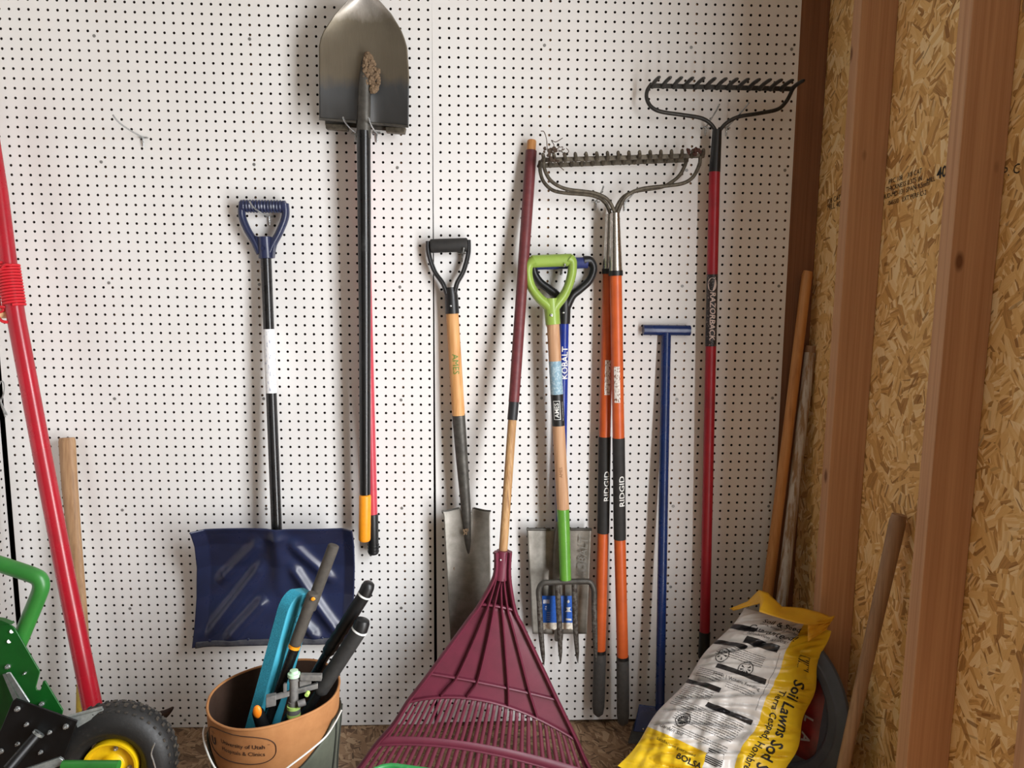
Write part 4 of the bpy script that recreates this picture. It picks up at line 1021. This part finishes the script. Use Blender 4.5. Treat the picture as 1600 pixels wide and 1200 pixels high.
MB().tube(pts, .035 * IN, 6, closed=True).build('oval_outline', 'brown_ink', t)

# teal foam kneeler
top, bot = at(449, 926, 14.6), at(392, 1135, 16.3)
axd = (top - bot).normalized(); e1 = Vector((1, 0, 0)); e1 = (e1 - axd * e1.dot(axd)).normalized()
e2 = axd.cross(e1); e2 = -e2 if e2.y < 0 else e2
e1, e2 = (e1 * math.cos(.58) - e2 * math.sin(.58)), (e2 * math.cos(.58) + e1 * math.sin(.58))
LB = bot - axd * ((bot.z - 4.6 * IN) / axd.z)
t = thing('kneeling_pad', 'teal foam kneeling pad standing upright in the tan bucket', 'pad', LB)
Ln = (top - LB).length; T, W = 1.45 * IN, 3.2 * IN
def kouter(k):          # outline in (width, length)
    o = [(-W / 2, 0), (W / 2, 0)]
    for a in np.linspace(0, math.pi / 2, 7): o.append((W / 2 - .8 * IN + .8 * IN * math.cos(a), Ln - .5 * IN + .5 * IN * math.sin(a)))
    for a in np.linspace(math.pi / 2, math.pi, 7): o.append((-W / 2 + 1.3 * IN + 1.3 * IN * math.cos(a), Ln - 1.9 * IN + 1.9 * IN * math.sin(a)))
    return o
o_ = kouter(0)
C0 = LB
def kp(w, l, th_): return C0 + axd * l + e2 * (w + W / 2) + e1 * th_
MB().hexa([kp(w, l, -T / 2) for w, l in o_], [kp(w, l, T / 2) for w, l in o_]).build('core', 'teal', t, bevel=.12, seg=3)
edge = MB(); E_ = [q for q in o_ if q[0] < -W / 2 + 1.35 * IN] ; E_ = sorted(E_, key=lambda q: q[1])
b = len(edge.v)
for w, l in E_: edge.v += [kp(w - .02 * IN, l + .01 * IN, -T / 2 + .06 * IN), kp(w - .02 * IN, l + .01 * IN, T / 2 - .06 * IN)]
for i in range(len(E_) - 1): edge.f.append((2 * i, 2 * i + 1, 2 * i + 3, 2 * i + 2))
edge.uv = {1: 1}
edge.build('cut_edge', 'teal_rough', t, smooth=60)['label'] = 'rough cut foam edge'
MB().rod(kp(-W / 2 + .75 * IN, Ln - 6, T / 2), kp(-W / 2 + .75 * IN, Ln - 1.5 * IN, T / 2), .1, 8) if False else None
MB().lathe(kp(0, Ln - 2.6 * IN, T / 2 - .002), e1, [(0, .38 * IN), (.0026, .38 * IN), (.0022, .3 * IN), (.0005, .26 * IN)], 24).build('hand_hole', plain('dark_teal', (42, 122, 142), .7), t)
MB().hexa([kp(w, l, T / 2 - .001) for w, l in ((-.75 * IN, 0), (-.45 * IN, 0), (-.45 * IN, Ln - 2.2 * IN), (-.75 * IN, Ln - 2.2 * IN))], [kp(w, l, T / 2 + .002) for w, l in ((-.7 * IN, 0), (-.5 * IN, 0), (-.5 * IN, Ln - 2.3 * IN), (-.7 * IN, Ln - 2.3 * IN))]).build('ridge', 'teal', t, bevel=.03)

# loppers with taupe grips
def down_to(p, q, z):          # continue the line p->q to height z (inches)
    d = (q - p).normalized(); return q + d * ((q.z - z * IN) / -d.z)
M['taupe'] = plain('taupe_foam_grip', (74, 68, 60), .8, rgb2=(60, 55, 50), bump=.2)
t = thing('lopper', 'long-handled lopper with taupe grips and amber rings in the tan bucket', 'lopper', V(31, 15, 1))
for (a, b, g, dd) in (((522, 851), (472, 985), (484, 953), (13.2, 14.2)), ((490, 926), (424, 1110), (457, 1008), (15.2, 16.2))):
    pa, pb = at(*a, dd[0]), at(*b, dd[1]); pe = down_to(pa, pb, 2.0)
    gg = lerp(pa, pb, (g[1] - a[1]) / (b[1] - a[1]))
    h = MB().rod(pa, gg, .56 * IN, 20, .35).build('grip', 'taupe', t)
    if b[1] > 1000: MB().rod(gg, lerp(gg, pb, .04), .57 * IN, 20).build('ring', 'amber', t)
    MB().tube([lerp(gg, pb, .02), pe], .42 * IN, 16, asp=.7).build('arm', 'black_metal', t)
MB().blob(at(489, 936, 15.9), .22 * IN, 8, .3, 200, (1, .4, .8)).build('logo_patch', 'amber', t)['label'] = 'worn amber spot on the grip'
# black loppers with white rings
t = thing('lopper', 'long-handled lopper with black moulded grips and white rings in the tan bucket', 'lopper', V(32, 14.5, 1))
for (a, r_, g, b, dd, rr) in (((578, 909), (569.5, 929), (511, 1021), (497, 1044), (13.6, 13.9), .66), ((568, 966), (562, 984), (498, 1082), (480, 1108), (15.4, 15.9), .76)):
    pa, pr_, pg, pb = at(*a, dd[0]), at(*r_, dd[0] + .05), at(*g, dd[1]), at(*b, dd[1]); pe = down_to(pa, pb, 2.2)
    MB().tube([pa, lerp(pa, pr_, .12), lerp(pa, pr_, .4), pr_], [.3 * IN, .58 * rr / .7 * IN, rr * IN, rr * 1.03 * IN], 22).build('end_cap', 'black_plastic', t)
    MB().rod(lerp(pa, pr_, .97), lerp(pr_, pg, .02), rr * 1.06 * IN, 22).build('ring', 'white', t)
    n = 24; P = [lerp(pr_, pg, k / n) for k in range(n + 1)]
    MB().tube(P, [(rr + (.05 * math.sin(k * 1.9) if rr < .7 and k > 12 else 0)) * IN * (1 if k < n else .7) for k in range(n + 1)], 22).build('grip', 'dark_rubber' if rr > .7 else 'black_plastic', t)
    MB().rod(pg, pe, .45 * IN, 16).build('arm', 'black_metal', t)
# impact sprinkler
c0 = at(459, 1105, 17.2)
t = thing('sprinkler', 'grey impact sprinkler head with mint green cap on top of the bucket tools', 'sprinkler', base_of(c0, .03))
sU = Vector((.02, .05, 1)).normalized(); sX = Vector((1, -.1, 0)).normalized(); sY = sU.cross(sX)
def sp_(x, y, z): return c0 + sX * x * IN + sY * y * IN + sU * z * IN      # x right, y away, z up (inches)
MB().tube([sp_(0, 0, z) for z in (-6, -.9, -.9, .1, .1, .6, .6, 2.6, 2.6, 3.1)], [x * IN for x in (.35, .35, .62, .62, .5, .5, .42, .4, .48, .48)], 20).build('body', 'sprink', t)
MB().tube([sp_(0, 0, z) for z in (3.0, 3.05, 3.35, 3.4, 3.4, 3.65, 3.7)], [x * IN for x in (.5, .58, .58, .5, .4, .38, .05)], 24).build('cap', 'mint', t)['label'] = 'mint green cap'
for z in (-.1, -.85): MB().tube([sp_(0, 0, z), sp_(0, 0, z + .3)], .63 * IN, 20).build('band', 'lime', t)
def rotz(a): return Matrix(((math.cos(a), -math.sin(a), 0), (math.sin(a), math.cos(a), 0), (0, 0, 1)))
def slab(name, x0, x1, y0, y1, z0, z1, a, mat='sprink', dz=0):
    mb = MB(); ca, sa = math.cos(a), math.sin(a)
    def q(x, y, z): return sp_(x * ca - y * sa, x * sa + y * ca, z + dz * x)
    mb.hexa([q(x, y, z0) for x, y in ((x0, y0), (x1, y0), (x1, y1), (x0, y1))], [q(x, y, z1) for x, y in ((x0, y0), (x1, y0), (x1, y1), (x0, y1))])
    return mb.build(name, mat, t, bevel=.05)
slab('drive_arm', -1.9, 2.2, -.17, .17, 1.25, 1.75, .35, dz=.16)
slab('counterweight', -2.5, -1.6, -.35, .35, .7, 1.7, .35, dz=.1)
slab('post', -.95, -.65, -.2, .2, 1.3, 2.4, .2)
slab('bridge', .5, 1.6, -.2, .2, 1.9, 2.5, .3, dz=.2)
slab('deflector', .6, 2.6, -.3, .3, 2.75, 3.3, .15, dz=-.05)
MB().rod(sp_(1.45, -.6, 1.55), sp_(1.45, -.2, 1.65), .2 * IN, 16).build('nozzle_ring', 'lime', t)
MB().rod(sp_(.55, -.45, .55), sp_(1.15, -.1, .65), .33 * IN, 18).build('adjuster', 'sprink', t)
# orange hand tool
a, b = at(400, 1104, 18.2), at(412, 1140, 17.4); e = down_to(a, b, 6)
t = thing('hand_tool', 'black handle with bright orange end poking out of the bucket front', 'tool', e)
MB().tube([a, lerp(a, b, .25), b, e], [.2 * IN, .55 * IN, .62 * IN, .5 * IN], 20).build('handle', 'black_plastic', t)
MB().blob(at(402, 1112, 18.75), .5 * IN, 12, .08, 40, (.8, .55, 1.25)).build('orange_insert', 'bright_orange', t)['label'] = 'bright orange end'

# ------------------------------------------------------------------ red pole and pickaxe on the left
t = thing('pole', 'red metal pole wound with red cord leaning on the far left', 'pole', at(150, 1112, 9))
q0, q1 = at(-12, 200, 3.0), at(147, 1112, 9.5)
ym = lambda y: lerp(q0, q1, 0) if False else at(interp(y, [200, 300, 420, 500, 700, 900, 1112], [-17, -1.5, 13.5, 26, 64, 102.5, 146]), y, interp(y, [200, 1112], [4, 9.5]))
MB().tube([ym(y) for y in (120, 200, 300, 420, 500, 700, 900, 1040, 1112)], [x * IN for x in (.76, .78, .8, .82, .84, .86, .88, .92, .95)], 26).build('tube', 'red', t)
coil = []
for k in range(14 * 16):
    y = 412 + 66 * k / (14 * 16); p = ym(y); a = k / 16 * 2 * math.pi; d = (ym(y + 5) - ym(y)).normalized(); n = Vector((0, -1, 0)); n = (n - d * n.dot(d)).normalized(); w = d.cross(n)
    coil.append(p + (n * math.cos(a) + w * math.sin(a)) * .95 * IN)
MB().tube(coil, .14 * IN, 8).build('cord_wrap', 'red_cord', t)
lc = MB(); lc.tube(cr(A((18, 415, 6.2), (8, 414, 6.4), (1, 425, 6.2), (-2, 450, 6), (0, 478, 6), (6, 484, 6.2), (-4, 490, 6)), 6), .13 * IN, 8)
lc.tube(cr(A((-6, 492, 6.4), (2, 501, 6.5), (8, 503, 6.5), (13, 503, 6.4)), 5), .16 * IN, 8); lc.tube(cr(A((-8, 482, 6.3), (3, 479, 6.4), (11, 481, 6.1)), 5), .12 * IN, 8)
lc.build('loose_cord', 'red_cord', t)
MB().rod(at(-14, 491, 5.9), at(15, 489.5, 5.5), .5 * IN, 18, .5).build('toggle', plain('pale_turned_wood', (232, 190, 142), .5), t)['label'] = 'pale wooden toggle on the cord'
t = thing('pickaxe', 'pickaxe standing head down with weathered wooden handle behind the red pole', 'pickaxe', at(140, 1132, 4))
MB().tube(A((104.5, 684, 1.0), (104.8, 690, 1.05), (109, 760, 1.6), (117, 850, 2.4), (126, 950, 3.2), (131, 1030, 3.9), (134, 1070, 4.2), (136, 1108, 4.5)), [x * IN for x in (.82, .9, .86, .74, .68, .7, .8, .9)], 20, asp=.7).build('handle', 'old_wood', t)
MB().tube(A((132.5, 1068, 4.2), (134, 1085, 4.3), (136, 1112, 4.5)), [x * IN for x in (.86, 1.0, 1.15)], 20, asp=.75).build('painted_eye_end', 'yellow_paint', t)['label'] = 'yellow painted lower end'
MB().tube(cr(A((60, 1150, 4.6), (100, 1132, 4.6), (136, 1122, 4.6), (190, 1124, 4.4), (235, 1122, 4.0), (255, 1117, 3.8), (271, 1105, 3.6)), 6), [x * IN for x in np.interp(range(37), [0, 14, 20, 30, 36], [.5, .8, .8, .55, .1])], 12, asp=.8).build('head', 'iron', t)

# ------------------------------------------------------------------ garden cart at the lower left
t = thing('garden_cart', 'green steel garden cart stood on end with yellow-hubbed pneumatic wheel', 'cart', V(12, 21, 0))
MB().tube(cr(A((-60, 862, 19.8), (-20, 875, 19.8), (20, 888, 19.8), (52, 899, 19.8), (62, 906, 19.8), (64, 918, 19.8), (58, 936, 19.8), (46, 965, 19.8), (30, 1003, 19.8), (18, 1030, 19.8)), 5), .68 * IN, 22).build('tube_frame', 'tube_green', t)
plate = [(-60, 968), (2, 975), (17, 977.5), (22, 981), (61, 1048), (61.5, 1051), (55.5, 1074), (57, 1078.5), (61, 1079), (63.5, 1077), (67, 1064.5), (70, 1064), (98, 1110), (96, 1119), (70, 1260), (-60, 1300)]
mb = MB(); fr = [at(x, y, 20.8) for x, y in plate]; mb.hexa([p + V(0, -.14, 0) for p in fr], fr); mb.build('side_plate', 'tractor_green', t, bevel=.03)
MB().plate(A((-60, 960, 20.85), (2, 969.5, 20.85), (18, 976, 20.85), (2, 975.5, 20.85), (-60, 969, 20.85)), V(0, -.5, 0)).build('plate_flange', 'tractor_green', t)
for x, y, r_ in ((18.5, 986.5, .17), (14.5, 1002, .17)): MB().rod(at(x, y, 20.83), at(x, y, 20.6), r_ * IN, 16).build('punched_hole', plain('hole_white', (226, 226, 224), .6), t)
def bolt(x, y, d, r_=.3, nut=True):
    r_ *= .72
    p = at(x, y, d); ax_ = (0, -1, 0); mb = MB()
    mb.lathe(p, ax_, [(0, r_ * IN * 1.25), (.001, r_ * IN * 1.25), (.0012, r_ * IN)], 18)
    mb.lathe(p, ax_, [(.001, r_ * IN), (.0055, r_ * IN), (.006, r_ * .8 * IN)], 6); mb.rod(p, p + V(0, .36, 0), r_ * .45 * IN, 10)
    mb.build('bolt', 'zinc', t, smooth=30)
for x, y in ((13, 1041), (66, 1099.5)): bolt(x, y, 20.8, .24)
bolt(40, 1051, 20.8, .12)
MB().plate(A((4, 1054, 21.1), (9, 1053, 21.1), (30, 1095, 21.6), (22, 1097, 21.6)), V(0, -.2, 0)).build('strut', 'galv', t)
MB().plate(A((9, 1053, 21.12), (15.5, 1052, 21.12), (46, 1098, 21.7), (34, 1097, 21.7)), V(0, -.12, .08)).build('strut', 'galv', t, bevel=.02)
bp = [(24, 1092), (120.5, 1127), (118, 1133), (97, 1190), (80, 1240), (-50, 1230), (-20, 1180), (2, 1138), (19, 1096)]
fr = [at(x, y, 22.2) for x, y in bp]; MB().hexa([p + V(0, -.18, 0) for p in fr], fr).build('axle_bracket', 'black_plate', t, bevel=.03)
for x, y in ((28, 1107), (42.5, 1131), (103.5, 1134.5), (78.5, 1143.5), (64.5, 1174.5), (28.5, 1161.5), (2, 1173)): bolt(x, y, 22.25, .2 if x in (28.5, 42.5, 64.5, 78.5) else .27)
MB().rod(at(60, 1146, 22.6), at(12, 1202, 25), .42 * IN, 18).build('axle_rod', 'black_plate', t)
MB().rod(at(61.5, 1144.5, 22.55), at(58.5, 1148, 22.65), .5 * IN, 18).build('collar', 'galv', t)
MB().plate(A((104, 1121, 21.4), (159, 1105.5, 20.4), (163, 1112, 20.5), (121, 1137, 21.6), (118, 1128, 21.4)), V(0, -.1, 0)).build('wheel_strut', 'galv', t)
MB().rod(at(104, 1121, 21.4), at(160, 1106, 20.4), .16 * IN, 10).build('wheel_strut', 'galv', t)
MB().plate(A((36, 1203, 24), (92, 1184, 23.2), (97, 1187, 23.2), (101, 1194, 23.2), (60, 1210, 24)), V(0, -.25, 0)).build('lower_strut', 'galv', t, bevel=.03)
MB().rod(at(98, 1196, 23.4), at(186, 1196, 23.4), .42 * IN, 14).build('axle_tube', 'tube_green', t)
# legs of the frame reaching the floor below the picture
for X_, d_ in ((3, 21), (13.5, 22.5)): MB().rod(V(X_, d_, 8.5), V(X_ + .4, d_ + .5, 0), .5 * IN, 14).build('frame_leg', 'tube_green', t)
WC = at(180, 1188, 20.0); wa = Vector((.10, -1, .08)).normalized()
wheel = MB()
RO, RH = 5.35 * IN, 2.2 * IN; wd = 1.55 * IN
tp = []
for k in range(33):
    a = -2.55 + 5.1 * k / 32
    rr = (RO + RH) / 2 + (RO - RH) / 2 * math.cos(a) * (1 if abs(a) > .7 else 1.0); hh = wd * math.sin(a) * (1.08 if abs(a) < 2 else .9)
    tp.append((hh, rr))
ty = MB().lathe(WC, wa, tp, 72, cap=False); tire = ty.build('tyre', 'tire', t, smooth=70)
tr = MB()
uw = wa.orthogonal().normalized(); ww = wa.cross(uw)
for k in range(44):
    a = 2 * math.pi * k / 44
    for j, (h, dr) in enumerate(((-.9, -.42), (-.3, 0), (.3, .02), (.9, -.42))):
        aa = a + (.07 if j % 2 else 0); rad = uw * math.cos(aa) + ww * math.sin(aa); tan = wa.cross(rad)
        tr.box(WC + rad * (RO + dr * IN * .7) + wa * h * IN, .1 * IN, .28 * IN, .42 * IN, Matrix((rad, tan, wa)).transposed())
tr.build('tread', 'tread', tire, bevel=0, smooth=0)
hub = MB().lathe(WC, wa, [(x * IN, r_ * IN) for x, r_ in ((-.6, 2.3), (1.1, 2.35), (1.3, 2.3), (1.28, 2.1), (1.0, 2.0), (.7, 1.9), (.6, 1.1), (.7, .95), (1.6, .8), (1.75, .72))], 48).build('hub', 'yellow', t, smooth=50)
for k in range(4):
    a = .55 + k * math.pi / 2; p = WC + wa * .68 * IN + (uw * math.cos(a) + ww * math.sin(a)) * 1.52 * IN
    MB().lathe(p, wa, [(0, .22 * IN), (.0015, .22 * IN), (.0015, .15 * IN), (.006, .14 * IN), (.008, .07 * IN)], 12).build('hub_bolt', 'zinc', hub)
MB().lathe(WC + wa * 1.72 * IN, wa, [(0, .7 * IN), (.08 * IN, .7 * IN), (.1 * IN, .5 * IN), (.1 * IN, .3 * IN), (.35 * IN, .28 * IN), (.4 * IN, .1 * IN)], 24).build('axle_end', 'dark_steel', t)
o = MB().tube(cr(A((242, 1161, 23.6), (236.5, 1177, 23.7), (240, 1190, 23.8), (244, 1206, 23.8), (250, 1240, 23.8)), 5), .07 * IN, 8).build('bent_wire', 'zinc')
tag(o, 'short bent silver wire standing in front of the black tyre', 'wire')

# spring clip on the left wall, by the corner
o = MB().tube(cr(A((-14, 640, .9), (-6, 610, .9), (2, 596, .9), (6.5, 600, .9), (6, 614, .9), (1.5, 628, .9), (5.5, 642, .9), (8.5, 652, .9)), 6), .07 * IN, 8)
o.tube(cr(A((2, 596, 1.0), (-3, 606, 1.0), (-1, 622, 1.0), (5, 636, 1.0), (11, 648, 1.0), (7, 645, 1.0)), 6), .07 * IN, 8)
o = o.build('spring_clip', 'zinc'); tag(o, 'silver wire spring clip hanging at the left edge near the corner', 'clip')

# green tub in the foreground
t = thing('plastic_tub', 'green plastic tub, only its rounded rim showing below the leaf rake', 'tub', V(46, 27, 0))
GZ = at(640, 1190, 24).z / IN
c1, c2 = at(584, 1200, 22.5), at(735, 1206, 24.5)
gx = (Vector((c2.x, c2.y, 0)) - Vector((c1.x, c1.y, 0))).normalized(); gy = Vector((gx.y, -gx.x, 0)); gy = -gy if gy.y > 0 else gy
zt = at(640, 1188, 22.5).z; org = Vector((c1.x, c1.y, 0)) + gx * .0
def rrect(w, l, r, inset=0):
    P = []
    for cx, cy, a0 in ((w - r, r, -math.pi / 2), (w - r, l - r, 0), (r, l - r, math.pi / 2), (r, r, math.pi)):
        for k in range(8):
            a = a0 + math.pi / 2 * k / 7; P.append((cx + (r - inset) * math.cos(a), cy + (r - inset) * math.sin(a)))
    return P
def loop(z, ins): return [org + gx * x + gy * y + Vector((0, 0, z)) for x, y in rrect(11 * IN, 9 * IN, 2.2 * IN, ins)]
mb = MB(); n = 32
seq = [loop(.003, 1.3 * IN), loop(zt * .5, .8 * IN), loop(zt - .02, .3 * IN), loop(zt - .012, 0), loop(zt, .05 * IN), loop(zt, .3 * IN), loop(zt - .02, .5 * IN), loop(zt * .5, 1.0 * IN), loop(.012, 1.5 * IN)]
for L in seq: mb.v += L
for i in range(len(seq) - 1):
    for j in range(n): k = (j + 1) % n; mb.f.append((i * n + j, i * n + k, (i + 1) * n + k, (i + 1) * n + j))
mb.f.append(tuple(range(n))[::-1]); mb.f.append(tuple((len(seq) - 1) * n + j for j in range(n)))
mb.build('tub_body', 'tub_green', t, smooth=50)
MB().tube([p + Vector((0, 0, -.002)) for p in loop(zt, .12 * IN)], .22 * IN, 10, closed=True).build('rim', 'tub_green', t)

# ------------------------------------------------------------------ light: daylight through the doorway
L = bpy.data.lights.new('doorway_daylight', 'AREA'); L.shape = 'RECTANGLE'; L.size = (D1 - D0 - 2) * IN; L.size_y = (DZ - 4) * IN; L.energy = 88; L.color = (.99, .995, 1)
lo = bpy.data.objects.new('doorway_daylight', L); COL.objects.link(lo)
lo.location = V(XR + .5, (D0 + D1) / 2, DZ / 2)
lo.rotation_euler = (math.radians(90), 0, math.radians(90))
K = bpy.data.lights.new('open_sky', 'AREA'); K.shape = 'RECTANGLE'; K.size = 70 * IN; K.size_y = 60 * IN; K.energy = 90; K.color = (.74, .86, 1)
ko = bpy.data.objects.new('open_sky', K); COL.objects.link(ko); ko.location = V(142, 98, 112)
ko.rotation_euler = (V(34, 0, 22) - ko.location).to_track_quat('-Z', 'Y').to_euler()
w = bpy.data.worlds.new('sky'); S.world = w; w.use_nodes = True
w.node_tree.nodes['Background'].inputs[0].default_value = (.62, .72, .85, 1); w.node_tree.nodes['Background'].inputs[1].default_value = .6
S.view_settings.view_transform = 'Standard'; S.view_settings.look = 'None'; S.view_settings.exposure = 0.0; S.view_settings.gamma = 1
S.view_settings.use_curve_mapping = False
S.cycles.use_denoising = True; S.cycles.max_bounces = 10; S.cycles.diffuse_bounces = 6; S.cycles.sample_clamp_indirect = 8
